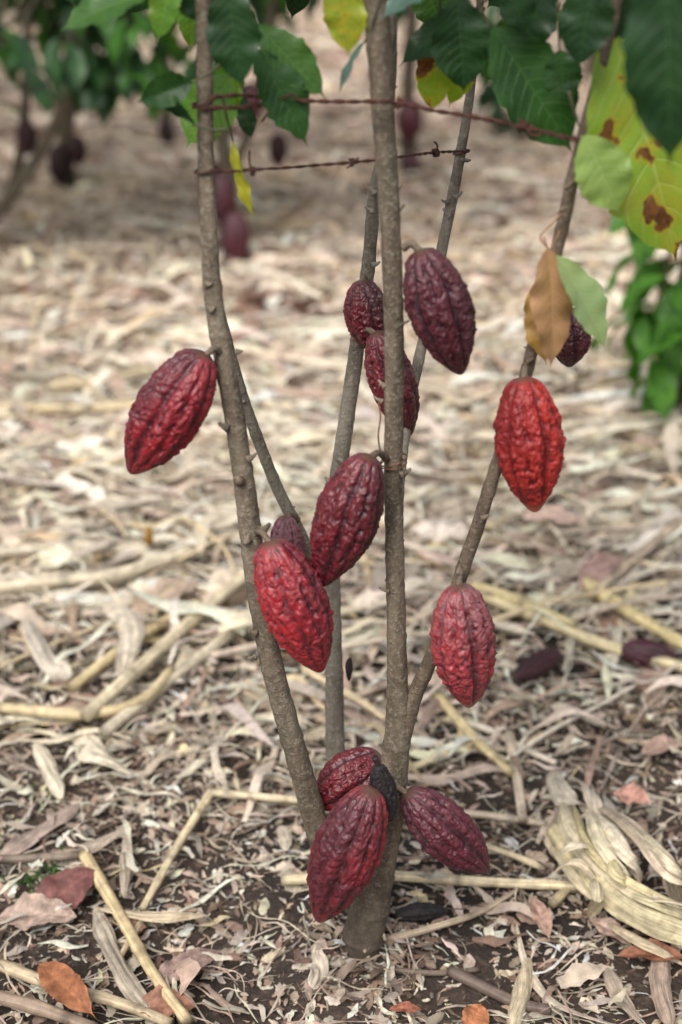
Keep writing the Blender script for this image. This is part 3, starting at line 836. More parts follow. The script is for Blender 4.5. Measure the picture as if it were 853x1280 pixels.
pod((655, 471), (669, 640), 88, -.045, 'scarlet', 8, 'bright scarlet cocoa pod hanging from the right stem', attach=(658, 462, -.02), spin=.9, wart=1.1)
pod((574, 731), (587, 884), 84, -.04, 'rose', 9, 'rosy cocoa pod with a dusty bloom, lowest on the right stem', attach=(577, 722, -.015), spin=.1, wart=1.15, fur=1.15)
pod((712, 385), (712, 459), 58, .07, 'garnet', 10, 'small dark cocoa pod tucked behind the dead brown leaf', attach=(682, 388, .02), spin=.5)
pod((478, 946), (392, 1008), 72, .02, 'garnet', 11, 'dark crimson cocoa pod lying behind the lowest pod at the trunk foot', attach=(490, 950, .02), spin=1.0, Yt=.01)
pod((466, 986), (398, 1152), 88, -.075, 'crimson', 12, 'big crimson cocoa pod, lowest on the tree, left of the trunk foot', attach=(484, 992, -.02), spin=2.9, fur=1.2)
pod((508, 991), (611, 1090), 72, -.03, 'plum', 13, 'plum purple cocoa pod pointing down right from the trunk foot', attach=(498, 985, -.01), spin=.3)
# dead ones
o = obj('dried_pod', pod_mesh('dried_pod', .078, .026, 31, 90, 60, wart=1.6, crook=.06), M['black'])
a_, b_ = P(472, 956, -.065), P(490, 1030, -.065)
o.rotation_mode = 'QUATERNION'; o.rotation_quaternion = (b_ - a_).to_track_quat('Z', 'Y'); o.location = a_
tag(o, 'shrivelled black pod stuck between the low pods and the trunk', 'dried pod', 'shrivelled black pods')
mb = MB(); q_ = Vector((.0, -.001, -.010)); mb.tube([q_, Vector((0, 0, -.003)), Vector((0, 0, .006))], [.004, .003, .003], 8, 4); obj('fruit_stalk', mb.mesh('fruit_stalk'), M['black'], o)
o = obj('dried_pod', pod_mesh('dried_pod', .033, .009, 33, 50, 30, wart=1.6), M['black'])
a_, b_ = P(437, 822, .13), P(436, 857, .13)
o.rotation_mode = 'QUATERNION'; o.rotation_quaternion = (b_ - a_).to_track_quat('Z', 'Y'); o.location = a_
tag(o, 'tiny black withered pod dangling beside the rear stem', 'dried pod', 'shrivelled black pods')
o = obj('dried_pod', pod_mesh('dried_pod', .075, .024, 35, 60, 40, wart=1.6, crook=.05), M['black'])
a_, b_ = G(492, 1152, .014), G(556, 1139, .014)
o.rotation_mode = 'QUATERNION'; o.rotation_quaternion = (b_ - a_).to_track_quat('Z', 'Y'); o.location = a_
tag(o, 'flat black rotten pod lying on the soil right of the trunk', 'dried pod', 'shrivelled black pods')
# fallen pods
for a2, b2, w, mt, sd, lb in (((776, 812), (846, 826), 34, 'plum', 41, 'fallen purple cocoa pod lying in the straw near the right edge'),
                              ((700, 818), (640, 850), 30, 'garnet', 42, 'fallen dark brownish cocoa pod half hidden in straw at right')):
    A = G(*a2, .05); B = G(*b2, .045)
    o = obj('cocoa_pod', pod_mesh('cocoa_pod', (B - A).length, w * dep(A) / F, sd, 80, 70), PM['faint' if sd == 42 else mt])
    o.rotation_mode = 'QUATERNION'; o.rotation_quaternion = (B - A).to_track_quat('Z', 'Y'); o.location = A
    tag(o, lb, 'cocoa pod', 'fallen cocoa pods')

# ------------------------------------------------------------------ the tree
tree = empty('cacao_tree', Vector((.023, .0, 0)), 'many stemmed young cacao tree with grey brown bark bearing red pods', 'tree')


def tpart(name, me, mat, label=None):
    me.transform(Matrix.Translation(-tree.location))
    o = obj(name, me, mat, tree)
    if label: o['label'] = label
    return o


def stem(pts, label, mat, stubs=(), name='stem', rough=.07, seed=0, nodes=.047, sides=22, extra=(), k=.87):
    w = [P(a[0], a[1], a[3]) for a in pts]
    r = [k * a[2] * dep(p) / F for a, p in zip(pts, w)]
    for (v, rr) in extra: w.append(Vector(v)); r.append(rr)
    mb = MB()
    mb.tube(w, r, sides, 22, rough, 75, None, seed, nodes, .07)
    rd = random.Random(seed)
    for (px, py, Yv, dx, dy, ln, rp) in stubs:
        a = P(px, py, Yv); k = dep(a) / F
        dirn = (RT * dx - UP * dy + FW * rd.uniform(-.5, .0)).normalized()
        ln *= .72; b = a + dirn * ln * k
        mb.tube([a - dirn * .004, a + dirn * ln * k * .35, b + UP * 1.5 * k], [rp * k * 1.5, rp * k * .8, rp * k * .45], 9, 5, .25, 300, None, seed)
    return tpart(name, mb.mesh(name), mat, label)


# random little bud scars along a stem
def buds(pts, n, seed, rmin=1.3, rmax=2.6, y0=0, y1=1200):
    rd = random.Random(seed); out = []
    for _ in range(int(n * .7)):
        i = rd.randrange(len(pts) - 1); t = rd.random()
        a, b = pts[i], pts[i + 1]
        px, py, r, Yv = [a[k] + (b[k] - a[k]) * t for k in range(4)]
        if py < y0 or py > y1: continue
        s = rd.choice((-1, 1)); f = rd.uniform(.3, 1)
        out.append((px + s * r * f * .85, py, Yv - (1 - f) * .010, s * f, rd.uniform(-.6, .3), rd.uniform(1.5, 4), rd.uniform(rmin, rmax) * .8))
    return out


main = [(458, -130, 20, -.02), (470, 0, 18.5, -.01), (480, 150, 16.5, 0), (489, 300, 14.8, 0), (493, 450, 13.8, 0), (492, 600, 13.4, 0), (495, 750, 13.6, 0), (497, 860, 15.5, 0), (496, 930, 19, 0), (488, 1000, 22, 0),
        (476, 1070, 24, 0), (463, 1130, 27.5, 0), (454, 1175, 30, 0), (452, 1196, 33, 0), (451, 1220, 36, 0)]
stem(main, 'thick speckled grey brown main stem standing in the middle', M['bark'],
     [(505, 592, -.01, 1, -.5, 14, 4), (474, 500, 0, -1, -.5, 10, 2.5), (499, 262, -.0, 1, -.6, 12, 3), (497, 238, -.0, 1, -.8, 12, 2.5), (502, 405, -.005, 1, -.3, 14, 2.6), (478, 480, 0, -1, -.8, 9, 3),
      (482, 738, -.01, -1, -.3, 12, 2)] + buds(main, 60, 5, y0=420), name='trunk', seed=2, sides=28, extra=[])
left = [(252, -130, 13, 0), (255, 0, 12.3, 0), (256, 100, 12, 0), (258, 200, 12, 0), (262, 300, 12.8, -.01), (268, 380, 13.5, -.01), (280, 450, 14.3, -.015), (293, 520, 14.8, -.02), (305, 600, 15.3, -.02), (314, 670, 16, -.02), (322, 740, 15.5, -.02),
        (340, 830, 16, -.02), (360, 905, 16.5, -.02), (383, 985, 17, -.015), (405, 1060, 17.5, -.0), (432, 1110, 16, .015), (452, 1150, 12, .02)]
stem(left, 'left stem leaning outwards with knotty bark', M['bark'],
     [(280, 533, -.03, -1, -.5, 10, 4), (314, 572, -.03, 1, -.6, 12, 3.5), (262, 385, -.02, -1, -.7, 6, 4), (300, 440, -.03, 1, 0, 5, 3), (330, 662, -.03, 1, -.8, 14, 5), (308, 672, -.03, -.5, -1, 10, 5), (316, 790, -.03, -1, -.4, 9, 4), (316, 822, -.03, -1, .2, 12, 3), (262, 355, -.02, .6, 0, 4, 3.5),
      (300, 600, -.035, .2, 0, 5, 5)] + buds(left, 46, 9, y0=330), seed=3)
rear = [(492, -60, 6, .1), (491, 40, 6.5, .10), (489, 110, 7, .12), (478, 190, 8, .13), (468, 245, 9, .15), (461, 330, 10, .17), (447, 430, 10.8, .18), (431, 540, 11.5, .18), (417, 640, 12, .18), (415, 740, 12.5, .17), (418, 850, 13, .16), (420, 950, 14, .15),
        (428, 1030, 15, .11), (442, 1085, 14, .05), (455, 1130, 10, .02)]
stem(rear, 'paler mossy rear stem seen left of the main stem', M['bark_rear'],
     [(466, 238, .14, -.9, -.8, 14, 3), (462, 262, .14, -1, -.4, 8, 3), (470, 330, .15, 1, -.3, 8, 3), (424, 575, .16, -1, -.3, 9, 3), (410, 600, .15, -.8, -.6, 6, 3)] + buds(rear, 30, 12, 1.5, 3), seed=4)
thin = [(257, 100, 6, .09), (258, 220, 6.5, .10), (262, 330, 7, .11), (280, 410, 7.5, .12), (302, 490, 8, .13), (323, 550, 8.3, .14), (347, 610, 8.6, .15), (378, 672, 9, .16), (402, 722, 9, .17), (415, 775, 8, .17)]
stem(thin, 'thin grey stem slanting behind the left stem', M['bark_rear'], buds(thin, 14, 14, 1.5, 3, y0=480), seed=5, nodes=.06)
fifth = [(606, -60, 5, .25), (594, 70, 5.8, .24), (583, 150, 6.8, .23), (569, 230, 7.8, .22), (555, 300, 8, .21), (538, 385, 8, .2), (522, 458, 7.8, .18), (508, 530, 8, .13), (499, 610, 8, .06), (496, 700, 9, .02)]
stem(fifth, 'slim dark stem rising behind the maroon pod', M['bark_rear'],
     [(560, 268, .21, -1, -1, 12, 3), (572, 245, .2, 1, -.7, 10, 3), (582, 200, .22, 1, .3, 10, 2.6), (556, 252, .21, -1, -.2, 6, 2)] + buds(fifth, 14, 17, 1.4, 2.4, y0=150, y1=440), seed=6)
right = [(790, -110, 8, -.05), (770, 8, 8.5, -.045), (752, 80, 9, -.04), (735, 150, 9.6, -.04), (718, 215, 10, -.035), (704, 280, 10, -.03), (688, 345, 9.8, -.03), (672, 410, 9.8, -.025), (657, 470, 9.6, -.02), (638, 535, 10, -.02), (619, 588, 10.5, -.015), (600, 650, 10.6, -.01),
         (580, 708, 11, -.01), (558, 778, 10.6, -.01), (536, 830, 11.5, -.005), (517, 874, 12.5, 0), (504, 918, 14, 0), (497, 955, 14, 0)]
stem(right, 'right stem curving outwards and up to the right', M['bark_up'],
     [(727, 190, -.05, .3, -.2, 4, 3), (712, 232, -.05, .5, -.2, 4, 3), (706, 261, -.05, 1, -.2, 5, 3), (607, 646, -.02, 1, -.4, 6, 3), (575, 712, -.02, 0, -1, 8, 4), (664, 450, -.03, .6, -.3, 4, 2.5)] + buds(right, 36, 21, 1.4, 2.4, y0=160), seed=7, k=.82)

mb = MB(); c_ = P(300, 601, -.033); mb.tube([c_ + Vector((-.004, .004, -.003)), c_, c_ + Vector((.003, -.002, .004))], [.003, .0065, .002], 10, 6, .3, 200)
tpart('flower_cushion', mb.mesh('flower_cushion'), PM['crimson'], 'small red swelling on the bark of the left stem')

# ------------------------------------------------------------------ leaves of the tree
LM = {
    'dark': mat_leaf('leaf_dark', (.016, .052, .013), (.04, .10, .03), (.009, .032, .010), transl=.16, rough=.42, spec=.35),
    'deep': mat_leaf('leaf_deep', (.026, .085, .016), (.06, .15, .035), (.014, .050, .012), transl=.26, rough=.4, spec=.38),
    'mid': mat_leaf('leaf_mid', (.055, .14, .025), (.12, .24, .06), (.035, .10, .020), transl=.35, rough=.42),
    'bright': mat_leaf('leaf_bright', (.12, .27, .03), (.22, .38, .08), (.07, .20, .025), transl=.45, patch=.15),
    'yellow': mat_leaf('leaf_yellow', (.42, .45, .03), (.42, .46, .08), (.12, .22, .02), transl=.45, patch=1.0, spots=.0),
    'spotted': mat_leaf('leaf_spotted', (.26, .42, .04), (.42, .52, .14), (.24, .33, .03), transl=.38, patch=.35, spots=.06, nve=10),
    'lime': mat_leaf('leaf_lime', (.28, .40, .10), (.38, .50, .18), (.22, .34, .08), transl=.35, spots=.0, nve=9),
    'pale': mat_leaf('leaf_pale', (.27, .40, .18), (.36, .48, .26), (.30, .40, .16), transl=.30, nve=9),
    'tan': mat_leaf('leaf_tan', (.42, .235, .115), (.50, .31, .17), (.34, .18, .09), transl=.22, nve=11, rough=.6),
    'ochre': mat_leaf('leaf_ochre', (.46, .27, .06), (.52, .34, .12), (.30, .17, .07), transl=.25, nve=11, rough=.6),
    'teal': mat_leaf('leaf_teal', (.07, .13, .10), (.14, .22, .18), (.045, .09, .07), transl=.1, rough=.35),
    'browntip': mat_leaf('leaf_browntip', (.22, .34, .02), (.32, .42, .06), (.30, .36, .02), transl=.45, patch=.8, spots=.9),
    'litchen': mat_leaf('leaf_yellowed', (.48, .44, .03), (.5, .5, .1), (.30, .34, .04), transl=.45, patch=.8),
}


def leaf_obj(name, b, t, W, normal, mat, parent, label=None, petiole=.03, seed=0, pet_mat=None, attach=None, **kw):
    L = (t - b).length
    kw.setdefault('bend', .35)
    ch = 1.0 - kw['bend'] ** 2 / 24
    V, U, Fq = leaf_grid(L / ch, W, seed=seed, **kw)
    # rotate so the tip lands on the asked point
    end = V[(len(V) // 1) - (kw.get('nu', 15) + 1) // 2]
    th = math.atan2(end[2], end[1])
    c, s_ = math.cos(-th), math.sin(-th)
    y, z = V[:, 1].copy(), V[:, 2].copy()
    V[:, 1] = y * c - z * s_; V[:, 2] = y * s_ + z * c
    Mx = np.array(orient(b, t, normal))
    V = V @ Mx[:3, :3].T + Mx[:3, 3]
    me = mesh_np(name, V - np.array(parent.location), Fq, U)
    o = obj(name, me, mat, parent)
    if label: o['label'] = label
    if petiole:
        d = (b - t).normalized()
        e = attach if attach is not None else b + d * petiole + Vector((0, 0, petiole * .3))
        mb = MB(); mb.tube([b - d * .004, b.lerp(e, .5) + Vector((0, 0, -.002)), e], [.0009, .0012, .0017], 8, 6)
        me = mb.mesh('petiole'); me.transform(Matrix.Translation(-parent.location))
        obj('petiole', me, pet_mat or M['petiole'], o)
    return o


def tl(b, t, wpx, Yb, mat, label=None, Yt=None, tilt=0.0, up=.25, name='leaf', **kw):
    """leaf of the tree between two places; tilt turns it about its length"""
    B = P(b[0], b[1], Yb); T = P(t[0], t[1], Yb if Yt is None else Yt)
    W = wpx * dep((B + T) / 2) / F
    ax = (T - B).normalized()
    n = (-FW + UP * up).normalized()
    n = Quaternion(ax, tilt) @ n
    kw.setdefault('seed', random.randint(0, 9999))
    return leaf_obj(name, B, T, W, n, LM[mat], tree, label, **kw)


# left group
tl((190, -8), (74, 40), 74, -.06, 'mid', 'mid green leaf with a dry brown tip at the top left', tilt=.3, bend=.4, fold=.2)
tl((243, 102), (170, 128), 40, -.02, 'deep', 'dark glossy leaf arching left of the left stem', tilt=-.5, bend=.9, fold=.4)
tl((246, 158), (172, 128), 30, -.02, 'dark', 'folded dark underleaf left of the left stem', tilt=.6, bend=.5, fold=.5)
tl((292, 92), (232, 186), 84, .05, 'bright', 'bright green leaf behind the left stem', tilt=.1, bend=.2)
tl((290, 60), (272, 176), 50, .06, 'bright', None, tilt=-.1, bend=.2)
tl((283, -30), (302, 110), 68, -.05, 'dark', 'large dark bluish leaf hanging right beside the left stem', tilt=.1, bend=.2, tip=.06)
tl((318, 28), (410, 126), 54, .0, 'mid', 'mid green leaf slanting down to the right above the wire', tilt=.2, bend=.3)
tl((318, 58), (386, 186), 64, -.01, 'deep', 'dark nibbled leaf crossing behind the upper wire', tilt=-.1, bend=.35, tear=.35)
tl((305, 120), (314, 176), 24, .01, 'dark', None, tilt=.3, bend=.4)
tl((290, 172), (321, 280), 16, .0, 'litchen', 'narrow shrivelled yellow leaf hanging from the lower wire', tilt=.5, bend=.5, fold=.5, tip=.12, wave=.3)
tl((222, -40), (196, 56), 46, -.01, 'bright', 'yellow green leaf at the top left of the left stem', tilt=.2)
tl((250, -30), (236, 66), 44, .04, 'bright', None, tilt=-.3)
tl((428, -48), (436, 70), 56, -.01, 'yellow', 'yellow leaf flecked with green hanging left of the main stem', tilt=.1, bend=.15, tip=.05)
tl((458, 48), (422, 124), 24, -.02, 'teal', 'narrow bluish leaf seen edge on left of the main stem', tilt=.9, bend=.3)
tl((560, -40), (474, 26), 46, -.03, 'teal', 'grey green leaf crossing the main stem at the top', tilt=.3)
# middle group
tl((570, -10), (580, 116), 80, .0, 'dark', 'broad dark green leaf hanging right of the main stem', tilt=-.1, bend=.3, tip=.06)
tl((600, 8), (497, 86), 54, .03, 'dark', 'dark leaf with an end turned left behind the upper wire', tilt=.3)
tl((548, 40), (540, 142), 48, .05, 'browntip', 'yellow green leaf with a burnt brown tip above the wire', tilt=.15, bend=.2, tip=.07)
tl((590, 60), (560, 136), 34, .07, 'browntip', None, tilt=-.3, bend=.3)
tl((612, 30), (716, 192), 100, -.02, 'deep', 'big dark green leaf in front with its tip on the upper wire', tilt=.15, bend=.3, tip=.07)
tl((640, 20), (605, 110), 44, .05, 'mid', None, tilt=.3)
tl((690, -30), (640, 80), 60, .02, 'dark', None, tilt=-.2)
# right group
tl((832, -80), (838, 212), 112, -.26, 'dark', 'very dark out of focus leaf hanging nearest the camera at top right', tilt=.25, bend=.3, tip=.08)
tl((757, 14), (846, 330), 176, -.03, 'spotted', 'large yellow green leaf with brown spots at the right edge', tilt=-.12, bend=.25, tip=.06, vamp=.014, wide=.53, fold=.06, wave=.035)
tl((728, 166), (774, 266), 72, -.075, 'lime', 'small pale lime leaf overlapping the spotted one', tilt=.2, bend=.5, tip=.05)
tl((700, 60), (706, 132), 50, -.02, 'deep', None, tilt=.2)
tl((745, -40), (722, 92), 70, -.08, 'dark', None, tilt=.2)
tl((790, -50), (770, 60), 70, -.03, 'dark', None, tilt=-.3)
tl((684, 306), (688, 462), 58, -.055, 'tan', 'dead tan leaf hanging on the right stem above the scarlet pod', tilt=-.25, bend=.5, fold=.35, curl=.25, wave=.12, wide=.46, tip=.08, petiole=0)
tl((672, 345), (684, 460), 40, -.03, 'ochre', 'ochre dead leaf tucked under the tan one', tilt=.5, bend=.5, fold=.3, wave=.15, petiole=0)
tl((694, 316), (758, 438), 54, -.068, 'pale', 'pale green wilting leaf beside the dead tan leaf', tilt=-.3, bend=.25, fold=.3, tip=.06, petiole=0)
# thin loops of the leaf stalks by the tan leaf
mb = MB()
for pts in ([(686, 312), (676, 296), (690, 280), (706, 262)], [(688, 312), (694, 300), (700, 288)], [(694, 320), (684, 308), (680, 296)]):
    mb.tube([P(a, b, -.045) for a, b in pts], [.0008, .0008, .0008, .0011][:len(pts)], 8, 8)
tpart('tendril', mb.mesh('tendril'), LM['tan'])

# filling foliage along the top edge: one leaf each, hanging from hidden twigs
rd = random.Random(77)
fill = []
for (x0, x1, y0, y1, n, mats, Y0, Y1) in ((60, 250, -90, -4, 18, ('deep', 'mid', 'deep', 'dark'), -.02, .3), (290, 470, -110, -4, 22, ('dark', 'deep', 'dark'), .0, .3),
                                          (490, 640, -100, 24, 24, ('dark', 'deep', 'dark', 'mid'), -.05, .3), (640, 870, -130, 24, 36, ('dark', 'dark', 'deep', 'deep'), -.15, .25)):
    for _ in range(n):
        bx, by = rd.uniform(x0, x1), rd.uniform(y0 - 60, y1 - 50)
        ln = rd.uniform(80, 140); an = rd.uniform(-.8, .8)
        tl((bx, by), (bx + ln * math.sin(an), min(by + ln * math.cos(an) * .8, y1 + 50)), rd.uniform(38, 58), rd.uniform(Y0, Y1), rd.choice(mats), None, tilt=rd.uniform(-.7, .7), bend=rd.uniform(.2, .8), seed=rd.randint(0, 9999), nv=26, nu=11)


# twigs in the top of the tree and the crown above the frame
def leaves_mass(pts, dirs, Ls, seed, mb, nv=9, nu=5):
    rd = random.Random(seed)
    for p, d, L in zip(pts, dirs, Ls):
        V, U, Fq = leaf_grid(L, L * rd.uniform(.32, .40), bend=rd.uniform(.4, 1.2), fold=.2, wave=.08, nv=nv, nu=nu, seed=rd.randint(0, 9999), vamp=.0, tip=.12)
        n = Vector((rd.uniform(-.4, .4), rd.uniform(-.4, .4), 1))
        Mx = np.array(orient(p, p + d, n))
        mb.add(V @ Mx[:3, :3].T + Mx[:3, 3], Fq, U)


def crown_mesh(centre, rx, ry, rz, n, seed, L=(.16, .28), twigs=None):
    rd = random.Random(seed); pts = []; dirs = []; Ls = []
    mb = MB()
    nb = max(4, n // 9)
    for _ in range(nb):
        a = rd.uniform(0, 6.283); r = rd.uniform(.15, 1) ** .6; zz = rd.uniform(-1, 1)
        c = Vector(centre) + Vector((math.cos(a) * r * rx, math.sin(a) * r * ry, zz * rz))
        if twigs is not None: twigs.append(c)
        for k in range(9):
            b = a + rd.uniform(-1.9, 1.9)
            pts.append(c + Vector((rd.uniform(-.05, .05), rd.uniform(-.05, .05), rd.uniform(-.06, .06))))
            dirs.append(Vector((math.cos(b), math.sin(b), rd.uniform(-1.3, .0))).normalized())
            Ls.append(rd.uniform(*L))
    leaves_mass(pts, dirs, Ls, seed, mb)
    return mb


tw = []
cm = crown_mesh((.1, .35, 1.66), .55, .5, .26, 120, 5, twigs=tw)
tpart('crown', cm.mesh('crown'), LM['deep'])
tops = [P(458, -130, -.02), P(252, -130, 0), P(606, -60, .25), P(790, -110, -.05), P(492, -60, .1)]
mb = MB()
for i, c in enumerate(tw):
    a = min(tops, key=lambda q: (q - c).length)
    m_ = a.lerp(c, .5) + Vector((0, 0, .03))
    mb.tube([a - Vector((0, 0, .01)), m_, c], [.008, .006, .003], 8, 6)
tpart('branches', mb.mesh('branches'), M['bark_up'])

# ------------------------------------------------------------------ wires
def wire(paths, label, group=None, r=.0012, coils=(), tails=(), strands=2, name='wire'):
    """paths: list of (px,py,Y) polylines, each two twisted strands; coils: knots"""
    mb = MB()
    for pts in paths:
        C = catmull(np.array([list(P(*p)) for p in pts]), 30)
        T, A, B = frames(C)
        L = np.concatenate([[0], np.cumsum(np.linalg.norm(np.diff(C, axis=0), axis=1))])
        for s in range(strands):
            ph = L / .028 * 6.283 + s * math.pi
            off = r * .95 if strands > 1 else 0
            Q = C + A * (np.cos(ph) * off)[:, None] + B * (np.sin(ph) * off)[:, None] * 1.0
            mb.tube([Vector(q) for q in Q], [r] * len(Q), 8, 1)
    for (px, py, Y, ax, n, rr) in coils:   # turns round the wire
        c = P(px, py, Y); a = Vector(ax).normalized()
        u = a.orthogonal().normalized(); v = a.cross(u)
        pts = []
        for i in range(int(n * 14)):
            th = i / 14 * 6.283
            k = i / (n * 14) - .5
            pts.append(c + a * (k * n * r * 2.1) + (u * math.cos(th) + v * math.sin(th)) * rr)
        mb.tube(pts, [r] * len(pts), 8, 1)
    for (pts, rr) in tails:
        mb.tube([P(*p) for p in pts], [rr] * len(pts), 8, 8)
    V = np.vstack(mb.V); c = V.mean(0)
    mb.V = [v - c for v in mb.V]
    o = obj(name, mb.mesh(name), M['rust']); o.location = c
    return tag(o, label, 'wire', group)


def loop_pts(px, py, Y, rpx, tilt=6, n=16):
    c = P(px, py, Y); k = dep(c) / F; r = rpx * k + .0018
    return [c + Vector((math.cos(a) * r, math.sin(a) * r, math.cos(a) * tilt * k)) for a in np.linspace(0, 6.283, n)]


w1 = wire([[(262, 122, -.018), (300, 119, -.012), (350, 124, -.01), (410, 127, -.014), (455, 127, -.02), (482, 127, -.026), (500, 130, -.02), (560, 141, -.025), (620, 151, -.035), (660, 160, -.045), (700, 170, -.055), (736, 178, -.062)],
           [(262, 134, -.018), (300, 134, -.012), (345, 128, -.01)]],
          'rusty twisted upper wire tied across the three front stems', 'rusty wires strung between the stems',
          coils=[(346, 129, -.012, (1, 0, .1), 4, .0038), (500, 130, -.022, (1, 0, -.5), 2.5, .0042), (652, 158, -.042, (1, 0, -.3), 2.5, .0050), (664, 162, -.045, (1, .3, -.5), 2, .0035)],
          tails=[([(345, 130, -.014), (336, 140, -.02), (327, 152, -.018)], .0012), ([(350, 125, -.014), (366, 118, -.02), (372, 124, -.02)], .0012), ([(656, 160, -.045), (668, 170, -.05), (680, 166, -.05)], .0011)])
mb = MB(); mb.tube(loop_pts(256, 128, 0, 12.5), [.0013] * 16, 8, 3); mb.tube(loop_pts(256, 133, 0, 12.5, -3), [.0013] * 16, 8, 3)
mb.tube(loop_pts(728, 177, -.04, 10.5, -4), [.0013] * 16, 8, 3)
me = mb.mesh('tie_loop'); me.transform(Matrix.Translation(-w1.location)); obj('tie_loop', me, M['rust'], w1)
w2 = wire([[(262, 213, -.016), (290, 214, -.01), (318, 212, .0), (380, 208, .02), (440, 203, .035), (490, 198, .07), (540, 191, .15), (586, 189, .222)]],
          'thinner rusty barbed lower wire running behind the main stem', 'rusty wires strung between the stems', r=.0009,
          coils=[(316, 214, 0, (1, 0, 0), 2.5, .0038), (440, 203, .035, (1, .2, 0), 2.5, .0034), (545, 191, .155, (1, .6, 0), 3, .0038)],
          tails=[([(314, 214, -.004), (312, 200, 0), (312, 188, 0)], .0011), ([(545, 191, .155), (547, 182, .15), (543, 177, .15)], .001), ([(441, 203, .033), (448, 198, .03), (434, 210, .03)], .0009)])
mb = MB(); mb.tube(loop_pts(258, 213, 0, 12.2, 2), [.001] * 16, 8, 3); mb.tube(loop_pts(577, 190, .225, 8, 2), [.001] * 16, 8, 3)
me = mb.mesh('tie_loop'); me.transform(Matrix.Translation(-w2.location)); obj('tie_loop', me, M['rust'], w2)
mb = MB()
mb.tube(loop_pts(492, 575, 0, 14.5, 5), [.0008] * 16, 8, 3); mb.tube(loop_pts(492, 580, 0, 14.2, 2), [.0008] * 16, 8, 3)
mb.tube([P(476, 566, -.01), P(473, 545, -.015), P(476, 520, -.014), P(473, 500, -.008)], [.0008] * 4, 8, 8)
mb.tube([P(478, 568, -.01), P(470, 564, -.03), P(462, 570, -.035)], [.0008] * 3, 8, 8)
V = np.vstack(mb.V); c = V.mean(0); mb.V = [v - c for v in mb.V]
o = obj('wire_tie', mb.mesh('wire_tie'), mat_plain('copper_wire', (.22, .10, .06), (.12, .06, .04), 300, .5, .4)); o.location = c
tag(o, 'thin coppery wire tie wound once round the main stem by the garnet pod', 'wire tie')

# ------------------------------------------------------------------ trees behind
BL = mat_leaf('far_leaf', (.035, .10, .028), (.06, .15, .05), (.010, .030, .015), transl=.25, fine=0)
BL3 = mat_leaf('sapling_leaf', (.10, .27, .03), (.2, .4, .08), (.04, .14, .02), transl=.4, fine=0)
BL2 = mat_leaf('far_leaf_bright', (.055, .16, .022), (.12, .27, .05), (.035, .12, .02), transl=.35, fine=0)


def far_tree(x, y, label, stems, crown, seed, n=180, pods=(), mat=None, cat='tree', name='cacao_tree', group='cacao trees behind', L=(.16, .28)):
    base = Vector((x, y, float(H(x, y))))
    t = empty(name, base, label, cat, group)
    (cx, cy, cz, rx, ry, rz) = crown
    tw = []
    cm = crown_mesh((cx, cy, cz), rx, ry, rz, n, seed, L, tw)
    me = cm.mesh('crown'); me.transform(Matrix.Translation(-base)); obj('crown', me, mat or BL, t)
    if name == 'cacao_tree' and n > 200:
        cm = crown_mesh((cx, cy - .12, cz - .04), rx, ry, rz, n // 3, seed + 900, L, None)
        me = cm.mesh('young_leaves'); me.transform(Matrix.Translation(-base)); obj('young_leaves', me, BL2, t)
    rd = random.Random(seed)
    tops = []
    for st in stems:
        w = [Vector(p) for p in st[0]]
        tops.append(w[-1])
        mb = MB(); mb.tube(w, list(np.linspace(st[1], st[1] * .6, len(w))), 12, 10, .08, 30, None, seed, .08)
        me = mb.mesh('stem'); me.transform(Matrix.Translation(-base)); obj('stem', me, M['bark_dark'], t)
    mb = MB()
    for c in tw:
        a = min(tops, key=lambda q: (q - c).length)
        mb.tube([a - Vector((0, 0, .02)), a.lerp(c, .5) + Vector((0, 0, .04)), c], [.008, .006, .003], 6, 4)
    me = mb.mesh('branches'); me.transform(Matrix.Translation(-base)); obj('branches', me, M['bark_dark'], t)
    return t


fp = None
def far_pod(px, py, Y, lpx, wpx, mt, label, tilt=0.0):
    global fp
    if fp is None: fp = pod_mesh('far_pod', .16, .075, 60, 44, 40)
    me = fp.copy(); o = obj('cocoa_pod', me, PM[mt])
    a = P(px, py, Y); k = dep(a) / F
    o.location = a + Vector((0, 0, lpx * k * .5))
    o.rotation_euler = (math.pi, tilt, random.uniform(0, 6))
    o.scale = (wpx * k / .075, wpx * k / .075, lpx * k / .16)
    return tag(o, label, 'cocoa pod', 'blurred cocoa pods behind')


def sx(px, py, Y): return tuple(P(px, py, Y))
# tree behind, left edge
gA = G(-60, 330); yA = gA.y
far_tree(gA.x, gA.y, 'blurred cacao tree at the left edge with a leaning grey branch',
         [([tuple(gA), sx(-15, 280, yA), sx(35, 215, yA), sx(75, 140, yA), sx(100, 60, yA), sx(118, -60, yA)], .022), ([tuple(gA), sx(8, 250, yA + .1), sx(28, 170, yA + .1), sx(34, 60, yA + .1), sx(34, -80, yA + .1)], .020)],
         (-1.05, yA + .1, .90, .78, .6, .28), 101, 720, L=(.09, .18))
far_pod(34, 172, yA + .05, 44, 26, 'faint', 'blurred dark pod on the upright stem at far left')
gB = G(88, 246)
far_tree(gB.x, gB.y, 'slender blurred cacao tree with dark low pods at upper left',
         [([tuple(gB), sx(85, 160, gB.y), sx(105, 70, gB.y), sx(120, -60, gB.y)], .026), ([tuple(gB), sx(75, 150, gB.y + .1), sx(50, -40, gB.y)], .02)], (-1.6, gB.y, .92, .95, .8, .34), 102, 486, L=(.09, .18))
for k, (a, b, l, w, lb) in enumerate(((74, 206, 52, 28, 'dark blurred pod, lower of the cluster at upper left'), (98, 188, 40, 22, 'small blurred dark pod on the right of the upper left cluster'))):
    far_pod(a, b, gB.y - .05, l, w, 'faint', lb)
gC = G(290, 332)
